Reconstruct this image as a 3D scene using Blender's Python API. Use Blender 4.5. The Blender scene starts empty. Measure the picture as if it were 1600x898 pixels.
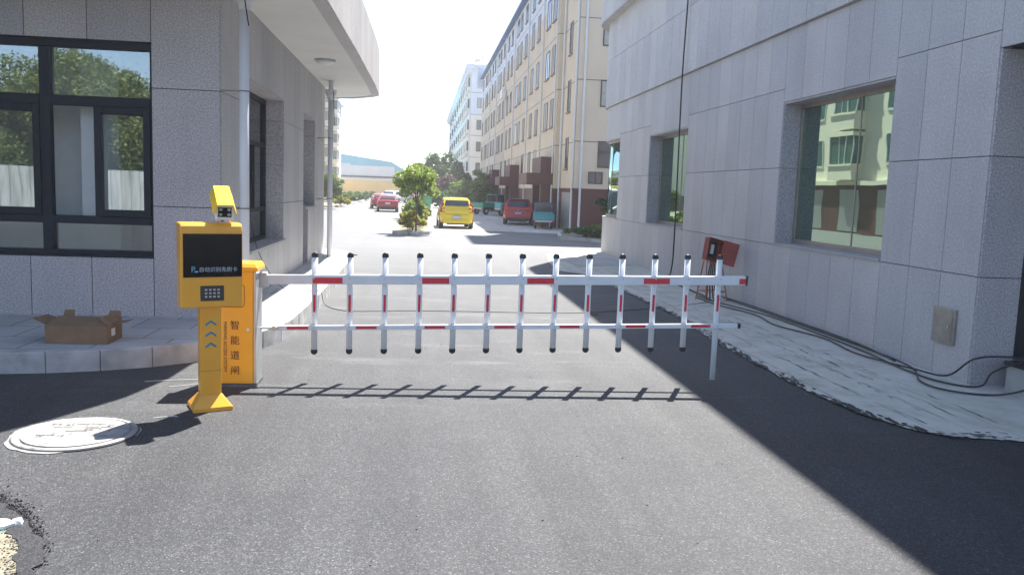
import bpy, bmesh, math, random
import numpy as np
from mathutils import Vector, Matrix
R = math.radians
random.seed(7); rng = np.random.default_rng(7)
S = bpy.context.scene
COL = S.collection

# ---------------------------------------------------------------- camera
cam = bpy.data.cameras.new('camera'); camo = bpy.data.objects.new('camera', cam); COL.objects.link(camo)
YAW, PITCH, ROLL = math.atan(145/1300), math.atan(150/1300), math.atan(.036)
f = Vector((math.sin(YAW)*math.cos(PITCH), math.cos(YAW)*math.cos(PITCH), -math.sin(PITCH)))
r0 = Vector((math.cos(YAW), -math.sin(YAW), 0)); u0 = r0.cross(f)
rr = r0*math.cos(ROLL) + u0*math.sin(ROLL); uu = u0*math.cos(ROLL) - r0*math.sin(ROLL)
M = Matrix(((rr.x, uu.x, -f.x, 0), (rr.y, uu.y, -f.y, 0), (rr.z, uu.z, -f.z, 1.75), (0, 0, 0, 1)))
camo.matrix_world = M
cam.sensor_width = 36; cam.lens = 36*1300/1600; cam.clip_start = .05; cam.clip_end = 3000
S.camera = camo
S.render.resolution_x = 1024; S.render.resolution_y = 574

# ---------------------------------------------------------------- light
SX, SY = .245, .54                       # towards the sun, per metre of height
sun_el = math.atan(1/math.hypot(SX, SY)); sun_az = math.atan2(SX, SY)   # azimuth from +Y towards +X
W = bpy.data.worlds.new('World'); S.world = W; W.use_nodes = True
nt = W.node_tree; nt.nodes.clear()
sky = nt.nodes.new('ShaderNodeTexSky'); sky.sky_type = 'NISHITA'; sky.sun_disc = False
sky.sun_elevation = sun_el; sky.sun_rotation = sun_az
sky.air_density = .8; sky.dust_density = .5; sky.ozone_density = 1.2; sky.altitude = 20
bg = nt.nodes.new('ShaderNodeBackground'); bg.inputs[1].default_value = .088
wo = nt.nodes.new('ShaderNodeOutputWorld')
nt.links.new(sky.outputs[0], bg.inputs[0]); nt.links.new(bg.outputs[0], wo.inputs[0])
sl = bpy.data.lights.new('sun', 'SUN'); sl.energy = 4.8; sl.angle = R(.55); sl.color = (1, .955, .88)
so = bpy.data.objects.new('sun', sl); COL.objects.link(so)
so.rotation_euler = Vector((SX, SY, 1)).to_track_quat('Z', 'Y').to_euler()
S.view_settings.view_transform = 'Standard'; S.view_settings.look = 'None'
S.view_settings.gamma = 1; S.view_settings.exposure = 1.9

# ---------------------------------------------------------------- materials
MATS = {}
def newmat(name):
    m = bpy.data.materials.new(name); m.use_nodes = True; MATS[name] = m
    n = m.node_tree.nodes; return m, n, m.node_tree.links, n['Principled BSDF']
def node(n, t, **k):
    o = n.new(t)
    for a, b in k.items():
        if a.startswith('i_'): o.inputs[a[2:].replace('_', ' ')].default_value = b
        else: setattr(o, a, b)
    return o
def ramp(n, l, src, stops):
    r = n.new('ShaderNodeValToRGB'); e = r.color_ramp.elements
    while len(e) < len(stops): e.new(.5)
    for i, (p, c) in enumerate(stops): e[i].position = p; e[i].color = (*c, 1) if len(c) == 3 else c
    l.new(src, r.inputs[0]); return r
def mixc(n, l, fac, a, b, mode='MIX'):
    m = n.new('ShaderNodeMix'); m.data_type = 'RGBA'; m.blend_type = mode
    for i, v in ((0, fac), (6, a), (7, b)):
        if hasattr(v, 'links') or isinstance(v, bpy.types.NodeSocket): l.new(v, m.inputs[i])
        else: m.inputs[i].default_value = v if i == 0 else (*v, 1)
    return m.outputs[2]
def noise(n, l, scale, detail=4, rough=.55, vec=None, stretch=None):
    t = node(n, 'ShaderNodeTexNoise'); t.inputs['Scale'].default_value = scale
    t.inputs['Detail'].default_value = detail; t.inputs['Roughness'].default_value = rough
    if vec is None: vec = node(n, 'ShaderNodeTexCoord').outputs['Object']
    if stretch:
        mp = node(n, 'ShaderNodeMapping'); mp.inputs['Scale'].default_value = stretch
        l.new(vec, mp.inputs[0]); vec = mp.outputs[0]
    l.new(vec, t.inputs['Vector']); return t.outputs['Fac']
def bump(n, l, b, src, strength, dist=.01):
    q = node(n, 'ShaderNodeBump'); q.inputs['Strength'].default_value = strength; q.inputs['Distance'].default_value = dist
    l.new(src, q.inputs['Height']); l.new(q.outputs[0], b.inputs['Normal'])

def plain(name, c, rough=.5, metal=0, var=.12, vscale=6, spec=.5, bumpk=0, coat=0):
    m, n, l, b = newmat(name)
    b.inputs['Roughness'].default_value = rough; b.inputs['Metallic'].default_value = metal
    b.inputs['Specular IOR Level'].default_value = spec
    if coat: b.inputs['Coat Weight'].default_value = coat; b.inputs['Coat Roughness'].default_value = .05
    f1 = noise(n, l, vscale, 5)
    r = ramp(n, l, f1, [(.3, tuple(x*(1-var) for x in c)), (.7, tuple(min(1, x*(1+var)) for x in c))])
    l.new(r.outputs[0], b.inputs['Base Color'])
    if bumpk: bump(n, l, b, noise(n, l, vscale*8, 4), bumpk)
    return m

def granite(name, c, scale, contrast, dirt=.12):
    m, n, l, b = newmat(name)
    f1 = noise(n, l, scale, 2, .6); f2 = noise(n, l, scale*.42, 2, .6)
    add = node(n, 'ShaderNodeMath', operation='ADD'); l.new(f1, add.inputs[0]); l.new(f2, add.inputs[1])
    hv = node(n, 'ShaderNodeMath', operation='MULTIPLY'); l.new(add.outputs[0], hv.inputs[0]); hv.inputs[1].default_value = .5
    lo = tuple(x*(1-contrast) for x in c); hi = tuple(min(1, x*(1+contrast)) for x in c)
    r = ramp(n, l, hv.outputs[0], [(.40, lo), (.52, c), (.6, hi)])
    g = node(n, 'ShaderNodeNewGeometry')
    rr_ = ramp(n, l, g.outputs['Random Per Island'], [(0, (.86, .86, .88)), (1, (1.02, 1.0, .98))])
    o = mixc(n, l, 1.0, r.outputs[0], rr_.outputs[0], 'MULTIPLY')
    d = ramp(n, l, noise(n, l, .9, 5, .6), [(.35, (1-dirt,)*3), (.65, (1, 1, 1))])
    o = mixc(n, l, 1.0, o, d.outputs[0], 'MULTIPLY')
    # rain streaks, running down the stone
    st = ramp(n, l, noise(n, l, 3.2, 3, .6, stretch=(2.2, 2.2, .12)), [(.5, (1, 1, 1)), (.8, (1-dirt*.5,)*3)])
    o = mixc(n, l, 1.0, o, st.outputs[0], 'MULTIPLY')
    l.new(o, b.inputs['Base Color']); b.inputs['Roughness'].default_value = .55
    b.inputs['Specular IOR Level'].default_value = .35
    bump(n, l, b, f1, .12, .003); return m

granite('granite_grey_speckled', (.47, .45, .465), 135, .36)
granite('granite_grey_pale', (.55, .535, .53), 90, .17, .12)
plain('joint_dark', (.05, .05, .055), .9)
plain('white_render', (.74, .73, .70), .8, var=.05, vscale=1.2)
plain('room_wall', (.80, .80, .78), .9, var=.04)
plain('frame_dark_blue', (.012, .018, .028), .5, var=.15, spec=.2)
plain('aluminium', (.50, .51, .52), .38, .7, var=.06)
plain('copper_frame', (.34, .29, .26), .4, .5, var=.1)
plain('steel_brushed', (.36, .34, .30), .42, .6, var=.15, vscale=9)
plain('pvc_white', (.66, .67, .69), .35, var=.05, vscale=3)
plain('white_paint', (.68, .71, .74), .35, var=.05, vscale=5)
plain('reflector_red', (.62, .018, .04), .35, var=.12, vscale=30)
plain('rubber_black', (.012, .013, .018), .45, var=.2)
plain('cable_black', (.02, .02, .022), .55, var=.2)
plain('orange_paint', (.86, .41, .022), .35, var=.05, vscale=4, coat=.3)
plain('yellow_paint', (.80, .355, .018), .33, var=.05, vscale=4, coat=.3)
plain('yellow_hood', (.90, .60, .012), .33, var=.03)
plain('camera_white', (.75, .75, .73), .35, var=.04)
plain('screen_black', (.004, .004, .005), .08, var=.1, spec=.25)
plain('keypad_black', (.02, .018, .018), .4)
plain('key_metal', (.45, .44, .42), .35, .6)
plain('print_brown', (.11, .025, .01), .6, var=.05)
plain('print_blue', (.03, .19, .30), .5, var=.05)
plain('print_grey', (.40, .46, .50), .5, var=.05)
plain('print_cyan', (.15, .42, .48), .5, var=.05)
plain('cardboard', (.22, .135, .075), .85, var=.12, vscale=9)
plain('cardboard_inside', (.20, .125, .075), .9, var=.1, vscale=8)
plain('paper_white', (.72, .72, .70), .7, var=.06)
plain('packing_teal', (.10, .42, .46), .5, var=.15)
plain('rust_red', (.30, .055, .04), .6, var=.22, vscale=7)
plain('rust_orange', (.40, .14, .07), .7, var=.25, vscale=9)
plain('brown_cladding', (.115, .040, .034), .55, var=.15, vscale=1)
plain('cream_render', (.68, .575, .44), .85, var=.05, vscale=.5)
plain('cream_pale', (.76, .70, .58), .85, var=.04, vscale=.5)
plain('white_facade', (.66, .70, .76), .85, var=.04, vscale=.5)
plain('roof_blue', (.05, .115, .25), .5, var=.12, vscale=2)
plain('roof_red', (.38, .09, .05), .7, var=.2, vscale=3)
plain('window_dark', (.03, .035, .045), .3)
plain('window_brown', (.19, .15, .125), .5)
plain('yellow_wall', (.76, .55, .25), .85, var=.08, vscale=.4)
plain('shed_blue', (.22, .50, .64), .5, var=.06, vscale=.3)
plain('shed_white', (.66, .70, .76), .5, var=.06, vscale=.5)
plain('car_yellow', (.80, .58, .015), .25, var=.02, coat=.6)
plain('car_red', (.36, .012, .022), .25, var=.05, coat=.6)
plain('car_white', (.72, .72, .72), .25, var=.02, coat=.6)
plain('glass_dark', (.02, .025, .045), .05, spec=.8)
plain('lamp_red', (.50, .03, .015), .2)
plain('plate_blue', (.06, .20, .55), .4)
plain('plate_pale', (.25, .42, .55), .4)
plain('truck_turquoise', (.05, .33, .38), .45, var=.12)
plain('truck_blue', (.05, .14, .27), .45, var=.12)
plain('truck_green', (.04, .30, .22), .45, var=.12)
plain('bark', (.10, .075, .055), .9, var=.3, vscale=20, bumpk=.5)
plain('kerb_stone', (.42, .42, .42), .8, var=.30, vscale=4, bumpk=.15)
plain('concrete_block', (.36, .36, .34), .85, var=.15, vscale=3, bumpk=.15)
plain('stone_black', (.02, .02, .022), .45)
plain('sheet_grey', (.50, .52, .52), .6, var=.1)
plain('bin_green', (.03, .30, .16), .4)
plain('debris_grey', (.10, .10, .10), .8, var=.3)
m, n, l, b = newmat('rubble')
f1 = noise(n, l, 70, 6, .75); g_ = node(n, 'ShaderNodeNewGeometry')
r = ramp(n, l, f1, [(.35, (.006, .006, .009)), (.5, (.022, .022, .028)), (.66, (.075, .075, .085))]); r2 = ramp(n, l, g_.outputs['Random Per Island'], [(0, (.6, .6, .6)), (1, (1.6, 1.6, 1.6))])
l.new(mixc(n, l, 1.0, r.outputs[0], r2.outputs[0], 'MULTIPLY'), b.inputs['Base Color']); b.inputs['Roughness'].default_value = .75; bump(n, l, b, f1, 1, .02)
plain('straw_wire', (.55, .55, .52), .6)

def leafmat(name, c1, c2):
    m, n, l, b = newmat(name)
    g = node(n, 'ShaderNodeNewGeometry')
    r = ramp(n, l, g.outputs['Random Per Island'], [(0, c1), (1, c2)])
    cl = ramp(n, l, noise(n, l, 1.6, 2), [(.35, (.7, .75, .7)), (.65, (1.15, 1.1, 1.0))])
    o = mixc(n, l, 1.0, r.outputs[0], cl.outputs[0], 'MULTIPLY')
    l.new(o, b.inputs['Base Color']); b.inputs['Roughness'].default_value = .5
    t = n.new('ShaderNodeBsdfTranslucent'); l.new(o, t.inputs[0])
    mx = n.new('ShaderNodeMixShader'); mx.inputs[0].default_value = .45
    l.new(b.outputs[0], mx.inputs[1]); l.new(t.outputs[0], mx.inputs[2])
    l.new(mx.outputs[0], n['Material Output'].inputs[0]); return m
leafmat('leaf_fresh', (.10, .19, .022), (.34, .40, .07))
leafmat('leaf_dark', (.035, .085, .025), (.10, .18, .05))
leafmat('leaf_mid', (.06, .13, .02), (.19, .27, .05))
leafmat('leaf_yellow', (.20, .24, .03), (.45, .38, .05))
leafmat('leaf_purple', (.07, .04, .05), (.16, .10, .09))
leafmat('grass', (.05, .11, .02), (.12, .18, .04))
leafmat('leaf_tall', (.09, .14, .04), (.26, .30, .11))

# asphalt: stone chips, tar, dust
m, n, l, b = newmat('asphalt')
tc = node(n, 'ShaderNodeTexCoord').outputs['Object']
v = node(n, 'ShaderNodeTexVoronoi'); v.inputs['Scale'].default_value = 135; l.new(tc, v.inputs['Vector'])
sep = node(n, 'ShaderNodeSeparateColor'); l.new(v.outputs['Color'], sep.inputs[0])
chips = ramp(n, l, sep.outputs[0], [(0, (.020, .0215, .026)), (.35, (.030, .0315, .0365)), (.75, (.044, .046, .052)), (.94, (.066, .068, .074)), (1, (.12, .12, .124))])
big = ramp(n, l, noise(n, l, .5, 6, .62, tc), [(.3, (.78, .78, .8)), (.7, (1.18, 1.17, 1.14))])
o = mixc(n, l, 1.0, chips.outputs[0], big.outputs[0], 'MULTIPLY')
fine = ramp(n, l, noise(n, l, 30, 4, .7, tc), [(.3, (.8, .8, .8)), (.7, (1.18, 1.18, 1.18))])
o = mixc(n, l, 1.0, o, fine.outputs[0], 'MULTIPLY')
# faint tyre tracks along the road
tk = node(n, 'ShaderNodeTexNoise'); tk.inputs['Scale'].default_value = 1.7; tk.inputs['Detail'].default_value = 5; tk.inputs['Roughness'].default_value = .6
mt = node(n, 'ShaderNodeMapping'); mt.inputs['Scale'].default_value = (1.1, .09, 1); mt.inputs['Rotation'].default_value = (0, 0, .06); l.new(tc, mt.inputs[0]); l.new(mt.outputs[0], tk.inputs['Vector'])
tr_ = ramp(n, l, tk.outputs['Fac'], [(.35, (.80, .80, .81)), (.6, (1.12, 1.12, 1.1))])
o = mixc(n, l, 1.0, o, tr_.outputs[0], 'MULTIPLY')
# pale dust scuffs near the barrier; whole surface mixes paler further down the road
du = noise(n, l, 1.1, 7, .68, tc, stretch=(.55, 1.7, 1))
spk = noise(n, l, 9, 6, .7, tc)
dr = ramp(n, l, du, [(.54, (0, 0, 0)), (.68, (.16, .16, .16)), (.8, (.34, .34, .34))])
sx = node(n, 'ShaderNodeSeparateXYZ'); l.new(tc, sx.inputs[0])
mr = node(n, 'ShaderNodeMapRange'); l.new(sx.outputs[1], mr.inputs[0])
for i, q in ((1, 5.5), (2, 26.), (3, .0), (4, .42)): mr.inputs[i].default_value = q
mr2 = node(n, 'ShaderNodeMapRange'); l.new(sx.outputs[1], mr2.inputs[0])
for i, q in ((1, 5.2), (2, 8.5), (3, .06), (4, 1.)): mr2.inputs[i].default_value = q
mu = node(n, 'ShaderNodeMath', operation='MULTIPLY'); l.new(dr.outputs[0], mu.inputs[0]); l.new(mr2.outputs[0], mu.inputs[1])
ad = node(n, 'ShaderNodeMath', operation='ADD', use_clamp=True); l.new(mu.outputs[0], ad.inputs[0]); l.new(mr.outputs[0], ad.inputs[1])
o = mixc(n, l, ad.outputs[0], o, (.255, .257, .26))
l.new(o, b.inputs['Base Color'])
b.inputs['Roughness'].default_value = .66; b.inputs['Specular IOR Level'].default_value = .24
bump(n, l, b, v.outputs['Distance'], .4, .004)

# thin worn concrete poured beside the wall, with tar creeping over it
m, n, l, b = newmat('apron_concrete')
tc = node(n, 'ShaderNodeTexCoord').outputs['Object']
base = ramp(n, l, noise(n, l, 2.2, 8, .65, tc), [(.3, (.40, .38, .31)), (.48, (.53, .51, .44)), (.7, (.61, .59, .52))])
wv = node(n, 'ShaderNodeTexWave', wave_type='BANDS', bands_direction='X')
wv.inputs['Scale'].default_value = 1.05; wv.inputs['Distortion'].default_value = 1.6; wv.inputs['Detail'].default_value = 4
wv.inputs['Detail Scale'].default_value = .8
mp = node(n, 'ShaderNodeMapping'); mp.inputs['Scale'].default_value = (1.0, .14, 1); mp.inputs['Rotation'].default_value = (0, 0, .0)
l.new(tc, mp.inputs[0]); l.new(mp.outputs[0], wv.inputs['Vector'])
wr = ramp(n, l, wv.outputs['Fac'], [(.92, (0, 0, 0)), (.99, (.4, .4, .4))])
brk = ramp(n, l, noise(n, l, 3.2, 6, .7, tc, stretch=(1, .6, 1)), [(.40, (0, 0, 0)), (.60, (1, 1, 1))])
mm = node(n, 'ShaderNodeMath', operation='MULTIPLY'); l.new(wr.outputs[0], mm.inputs[0]); l.new(brk.outputs[0], mm.inputs[1])
sx = node(n, 'ShaderNodeSeparateXYZ'); l.new(tc, sx.inputs[0])
mr = node(n, 'ShaderNodeMapRange'); l.new(sx.outputs[0], mr.inputs[0])
for i, q in ((1, 5.0), (2, 4.4), (3, .0), (4, 1.)): mr.inputs[i].default_value = q
mm2 = node(n, 'ShaderNodeMath', operation='MULTIPLY'); l.new(mm.outputs[0], mm2.inputs[0]); l.new(mr.outputs[0], mm2.inputs[1])
o = mixc(n, l, mm2.outputs[0], base.outputs[0], (.05, .052, .06))
l.new(o, b.inputs['Base Color']); b.inputs['Roughness'].default_value = .85
bump(n, l, b, noise(n, l, 24, 5, .6, tc), .2)

def slabmat(name, c, bw, bh, joint=.006, rot=0, stain=.2, rand=.06):
    m, n, l, b = newmat(name)
    tc = node(n, 'ShaderNodeTexCoord').outputs['Object']
    mp = node(n, 'ShaderNodeMapping'); mp.inputs['Rotation'].default_value = (0, 0, rot); l.new(tc, mp.inputs[0])
    br = node(n, 'ShaderNodeTexBrick', offset=.5); br.inputs['Scale'].default_value = 1
    br.inputs['Brick Width'].default_value = bw; br.inputs['Row Height'].default_value = bh
    br.inputs['Mortar Size'].default_value = joint; br.inputs['Color1'].default_value = (*[x*(1-rand) for x in c], 1)
    br.inputs['Color2'].default_value = (*[x*(1+rand) for x in c], 1); br.inputs['Mortar'].default_value = (*[x*.3 for x in c], 1)
    l.new(mp.outputs[0], br.inputs['Vector'])
    s = ramp(n, l, noise(n, l, 1.3, 7, .65, tc), [(.35, (1-stain,)*3), (.6, (1, 1, 1))])
    o = mixc(n, l, 1.0, br.outputs[0], s.outputs[0], 'MULTIPLY')
    l.new(o, b.inputs['Base Color']); b.inputs['Roughness'].default_value = .8
    bump(n, l, b, noise(n, l, 40, 4, .6, tc), .12); return m
slabmat('pavement_slabs', (.47, .47, .47), .6, .6, .007, .0, .22)
slabmat('parking_concrete', (.45, .44, .42), 4, 3.2, .02, 0, .15)

# sand with gravel
m, n, l, b = newmat('sand')
f1 = noise(n, l, 14, 8, .7)
r = ramp(n, l, f1, [(.3, (.09, .08, .055)), (.5, (.20, .18, .125)), (.7, (.30, .275, .21))])
l.new(r.outputs[0], b.inputs['Base Color']); b.inputs['Roughness'].default_value = .95; bump(n, l, b, f1, .8, .02)

# manhole: pale worn concrete
m, n, l, b = newmat('manhole_concrete')
f1 = noise(n, l, 7, 8, .7)
r = ramp(n, l, f1, [(.34, (.12, .12, .12)), (.44, (.24, .235, .225)), (.65, (.32, .315, .30))])
l.new(r.outputs[0], b.inputs['Base Color']); b.inputs['Roughness'].default_value = .85; bump(n, l, b, f1, .4, .01)

m, n, l, b = newmat('hoarding_sheet')
f1 = noise(n, l, 1.4, 6, .65, stretch=(2.5, 1, .35)); r = ramp(n, l, f1, [(.3, (.20, .22, .21)), (.5, (.42, .44, .43)), (.7, (.55, .57, .56))])
l.new(r.outputs[0], b.inputs['Base Color']); b.inputs['Roughness'].default_value = .6

def glassmat(name, tint, refl, through, k, wob=.02):
    m = bpy.data.materials.new(name); m.use_nodes = True; MATS[name] = m
    n = m.node_tree.nodes; l = m.node_tree.links; n.clear()
    out = n.new('ShaderNodeOutputMaterial'); g = n.new('ShaderNodeBsdfGlossy'); g.inputs['Roughness'].default_value = .012
    g.inputs['Color'].default_value = (*refl, 1)
    t = n.new('ShaderNodeBsdfTransparent'); t.inputs[0].default_value = (*through, 1)
    fr = n.new('ShaderNodeFresnel'); fr.inputs[0].default_value = 1.5
    ma = node(n, 'ShaderNodeMath', operation='MULTIPLY_ADD', use_clamp=True); l.new(fr.outputs[0], ma.inputs[0]); ma.inputs[1].default_value = 1; ma.inputs[2].default_value = k
    bp = n.new('ShaderNodeBump'); bp.inputs['Strength'].default_value = wob; bp.inputs['Distance'].default_value = .05
    no = n.new('ShaderNodeTexNoise'); no.inputs['Scale'].default_value = 1.5; no.inputs['Detail'].default_value = 1
    tcn = n.new('ShaderNodeTexCoord'); l.new(tcn.outputs['Object'], no.inputs['Vector']); l.new(no.outputs[0], bp.inputs['Height']); l.new(bp.outputs[0], g.inputs['Normal'])
    mx = n.new('ShaderNodeMixShader'); l.new(ma.outputs[0], mx.inputs[0]); l.new(t.outputs[0], mx.inputs[1]); l.new(g.outputs[0], mx.inputs[2])
    l.new(mx.outputs[0], out.inputs[0]); return m
glassmat('glass_clear', None, (.80, .84, .86), (.82, .86, .86), .20)
glassmat('glass_green', None, (.50, .66, .56), (.10, .16, .13), .50, .025)

# ---------------------------------------------------------------- helpers
class MB:
    def __init__(s): s.v = []; s.f = []; s.mi = []; s.cur = 0
    def quad(s, a, b, c, d):
        i = len(s.v); s.v += [tuple(a), tuple(b), tuple(c), tuple(d)]; s.f.append((i, i+1, i+2, i+3)); s.mi.append(s.cur)
    def poly(s, pts):
        i = len(s.v); s.v += [tuple(p) for p in pts]; s.f.append(tuple(range(i, i+len(pts)))); s.mi.append(s.cur)
    def hexa(s, p):                       # 8 corners: bottom 4 ccw, top 4 ccw
        i = len(s.v); s.v += [tuple(q) for q in p]
        for q in ((3, 2, 1, 0), (4, 5, 6, 7), (0, 1, 5, 4), (1, 2, 6, 5), (2, 3, 7, 6), (3, 0, 4, 7)):
            s.f.append(tuple(i+k for k in q)); s.mi.append(s.cur)
        return s
    def box(s, x0, x1, y0, y1, z0, z1):
        return s.hexa([(x0, y0, z0), (x1, y0, z0), (x1, y1, z0), (x0, y1, z0), (x0, y0, z1), (x1, y0, z1), (x1, y1, z1), (x0, y1, z1)])
    def prism(s, pts, z0, z1):            # ccw plan outline
        k = len(pts); i = len(s.v)
        s.v += [(p[0], p[1], z0) for p in pts] + [(p[0], p[1], z1) for p in pts]
        s.f.append(tuple(i+j for j in reversed(range(k)))); s.f.append(tuple(i+k+j for j in range(k))); s.mi += [s.cur]*2
        for j in range(k):
            q = (j+1) % k; s.f.append((i+j, i+q, i+k+q, i+k+j)); s.mi.append(s.cur)
        return s
    def tube(s, pts, r, n=8, r1=None, cap=True):
        pts = [Vector(p) for p in pts]; rings = []
        K = len(pts)
        for j, p in enumerate(pts):
            d = (pts[min(j+1, K-1)] - pts[max(j-1, 0)]).normalized()
            a = d.orthogonal().normalized() if j == 0 else (a - d*a.dot(d)).normalized()
            bb = d.cross(a); rad = r if r1 is None else r + (r1-r)*j/(K-1)
            i = len(s.v); s.v += [tuple(p + (a*math.cos(2*math.pi*k/n) + bb*math.sin(2*math.pi*k/n))*rad) for k in range(n)]
            rings.append(i)
        for A, B in zip(rings, rings[1:]):
            for k in range(n):
                q = (k+1) % n; s.f.append((A+k, A+q, B+q, B+k)); s.mi.append(s.cur)
        if cap:
            s.f.append(tuple(rings[0]+k for k in reversed(range(n)))); s.f.append(tuple(rings[-1]+k for k in range(n))); s.mi += [s.cur]*2
        return s
    def lathe(s, prof, c=(0, 0, 0), n=24):    # prof (r,z) upward
        rings = []
        for r, z in prof:
            i = len(s.v); s.v += [(c[0]+r*math.cos(2*math.pi*k/n), c[1]+r*math.sin(2*math.pi*k/n), c[2]+z) for k in range(n)]; rings.append(i)
        for A, B in zip(rings, rings[1:]):
            for k in range(n):
                q = (k+1) % n; s.f.append((A+k, A+q, B+q, B+k)); s.mi.append(s.cur)
        s.f.append(tuple(rings[0]+k for k in reversed(range(n)))); s.f.append(tuple(rings[-1]+k for k in range(n))); s.mi += [s.cur]*2
        return s
    def build(s, name, mat, parent=None, label=None, bevel=0, smooth=False, seg=2, matrix=None):
        me = bpy.data.meshes.new(name); me.from_pydata(s.v, [], s.f)
        for q in (mat if isinstance(mat, (list, tuple)) else [mat]): me.materials.append(MATS[q])
        if any(s.mi): me.polygons.foreach_set('material_index', s.mi)
        if smooth: me.polygons.foreach_set('use_smooth', [True]*len(me.polygons))
        if matrix is not None: me.transform(matrix)
        me.update()
        o = bpy.data.objects.new(name, me); COL.objects.link(o)
        if parent: o.parent = parent
        if label: o['label'] = label
        if bevel:
            w = o.modifiers.new('bevel', 'BEVEL'); w.width = bevel; w.segments = seg; w.limit_method = 'ANGLE'; w.angle_limit = R(40)
        return o
def tag(o, label, cat, group=None, kind=None):
    if label: o['label'] = label
    if cat: o['category'] = cat
    if group: o['group'] = group
    if kind: o['kind'] = kind
    return o
def struct(o): o['kind'] = 'structure'; return o
def empty(name, loc, label, cat, rz=0, group=None):
    o = bpy.data.objects.new(name, None); COL.objects.link(o); o.location = loc; o.rotation_euler = (0, 0, rz); o.empty_display_size = .1
    return tag(o, label, cat, group)
def copy_tree(o, parent=None):
    c = o.copy(); COL.objects.link(c); c.parent = parent
    for ch in [q for q in COL.objects if q.parent == o]: copy_tree(ch, c)
    return c
def text_mesh(name, s, size, mat, parent, matrix, ext=.001, align='CENTER', label=None):
    cu = bpy.data.curves.new(name, 'FONT'); cu.body = s; cu.size = size; cu.extrude = ext; cu.align_x = align; cu.align_y = 'CENTER'
    o = bpy.data.objects.new(name, cu); COL.objects.link(o)
    dg = bpy.context.evaluated_depsgraph_get(); me = bpy.data.meshes.new_from_object(o.evaluated_get(dg))
    bpy.data.objects.remove(o); me.transform(matrix); me.materials.clear(); me.materials.append(MATS[mat])
    q = bpy.data.objects.new(name, me); COL.objects.link(q); q.parent = parent
    if label: q['label'] = label
    return q
FRONT = Matrix.Rotation(R(90), 4, 'X')        # text in the XZ plane facing -Y
def wob(a, k): return a + (random.random()-.5)*k

# ---------------------------------------------------------------- ground
def sheet(name, pts, z, mat, sub=0):
    mb = MB(); mb.poly([(x, y, z) for x, y in pts]); return struct(mb.build(name, mat))
g = MB(); g.quad((-400, -300, 0), (400, -300, 0), (400, 900, 0), (-400, 900, 0)); struct(g.build('ground', 'asphalt'))

def ragged(pts, step, amp, closed=True):
    out = []; n_ = len(pts)
    for i in range(n_ if closed else n_-1):
        a = Vector(pts[i]); b_ = Vector(pts[(i+1) % n_]); L = (b_-a).length; k = max(1, int(L/step)); nrm = Vector((-(b_-a).y, (b_-a).x))/max(L, 1e-6)
        for j in range(k):
            p = a + (b_-a)*j/k + nrm*(random.random()-.5)*amp; out.append((p.x, p.y))
    return out
# concrete apron along the right wall, ragged asphalt side
road_side = ragged([(5.4, 5.2), (4.9, 5.55), (4.45, 5.7), (4.1, 5.78), (3.87, 5.95), (3.68, 6.5), (3.6, 7.3), (3.6, 8.4), (3.64, 10), (3.78, 12), (3.70, 15), (3.66, 17.7)], .03, .035, False)
ap = road_side + [(3.1, 18.4), (3.2, 20.5), (3.55, 23.3), (5.2, 25.3), (8, 28.2), (14, 28.2), (14, 5.0), (7, 4.9)]
sheet('concrete_apron', list(reversed(ap))[::-1], .012, 'apron_concrete')
tar = MB(); random.seed(12)
def edge_x(y):
    for (x0, y0), (x1, y1) in zip(EDGE, EDGE[1:]):
        if y0 <= y <= y1: return x0+(x1-x0)*(y-y0)/(y1-y0)
    return 3.7
EDGE = [(3.87, 5.95), (3.68, 6.5), (3.6, 7.3), (3.6, 8.4), (3.64, 10), (3.78, 12), (3.70, 15), (3.66, 17.7)]
def fleck(x, y, lx, ly, a):
    k = random.randint(5, 8); pts = []
    for i in range(k):
        t = 2*math.pi*i/k; r_ = random.uniform(.45, 1.1); px, py = lx*r_*math.cos(t), ly*r_*math.sin(t)
        pts.append((x+px*math.cos(a)-py*math.sin(a), y+px*math.sin(a)+py*math.cos(a)))
    tar.poly([(q_[0], q_[1], .0165+.0002*random.random()) for q_ in pts])
for _ in range(300):
    y = 5.95+11.5*random.random()**1.3; d_ = abs(random.gauss(0, .055))
    fleck(edge_x(y)+d_, y, random.uniform(.006, .035)*(1-min(.6, d_*2)), random.uniform(.02, .13), random.gauss(0, .18))
for _ in range(90):                      # along the front tip
    t = random.random(); x = 4.0+1.4*t; y = 5.76-.5*t*t+abs(random.gauss(0, .08)); fleck(x, y, random.uniform(.015, .06), random.uniform(.004, .016), random.gauss(-.2, .2))
for ln in (4.05, 4.3, 4.52, 4.72):        # thin smeared lines running with the wall
    y = 6.2
    while y < 12.5:
        if random.random() < .72: fleck(ln+(y-6.2)*-.015+random.gauss(0, .02), y, random.uniform(.003, .009), random.uniform(.05, .16), .02)
        y += random.uniform(.08, .2)
struct(tar.build('tar_smears', 'asphalt'))
# pale concrete parking strip before the apartment house
sheet('parking_strip', [(.62, 36.2), (2.4, 36.2), (5.6, 35.4), (6.9, 35.6), (6.9, 112), (.9, 112)], .008, 'parking_concrete')
sheet('side_path', [(3.8, 19.6), (5.3, 20.2), (5.3, 24.3), (3.5, 23.2)], .02, 'parking_concrete')

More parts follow.
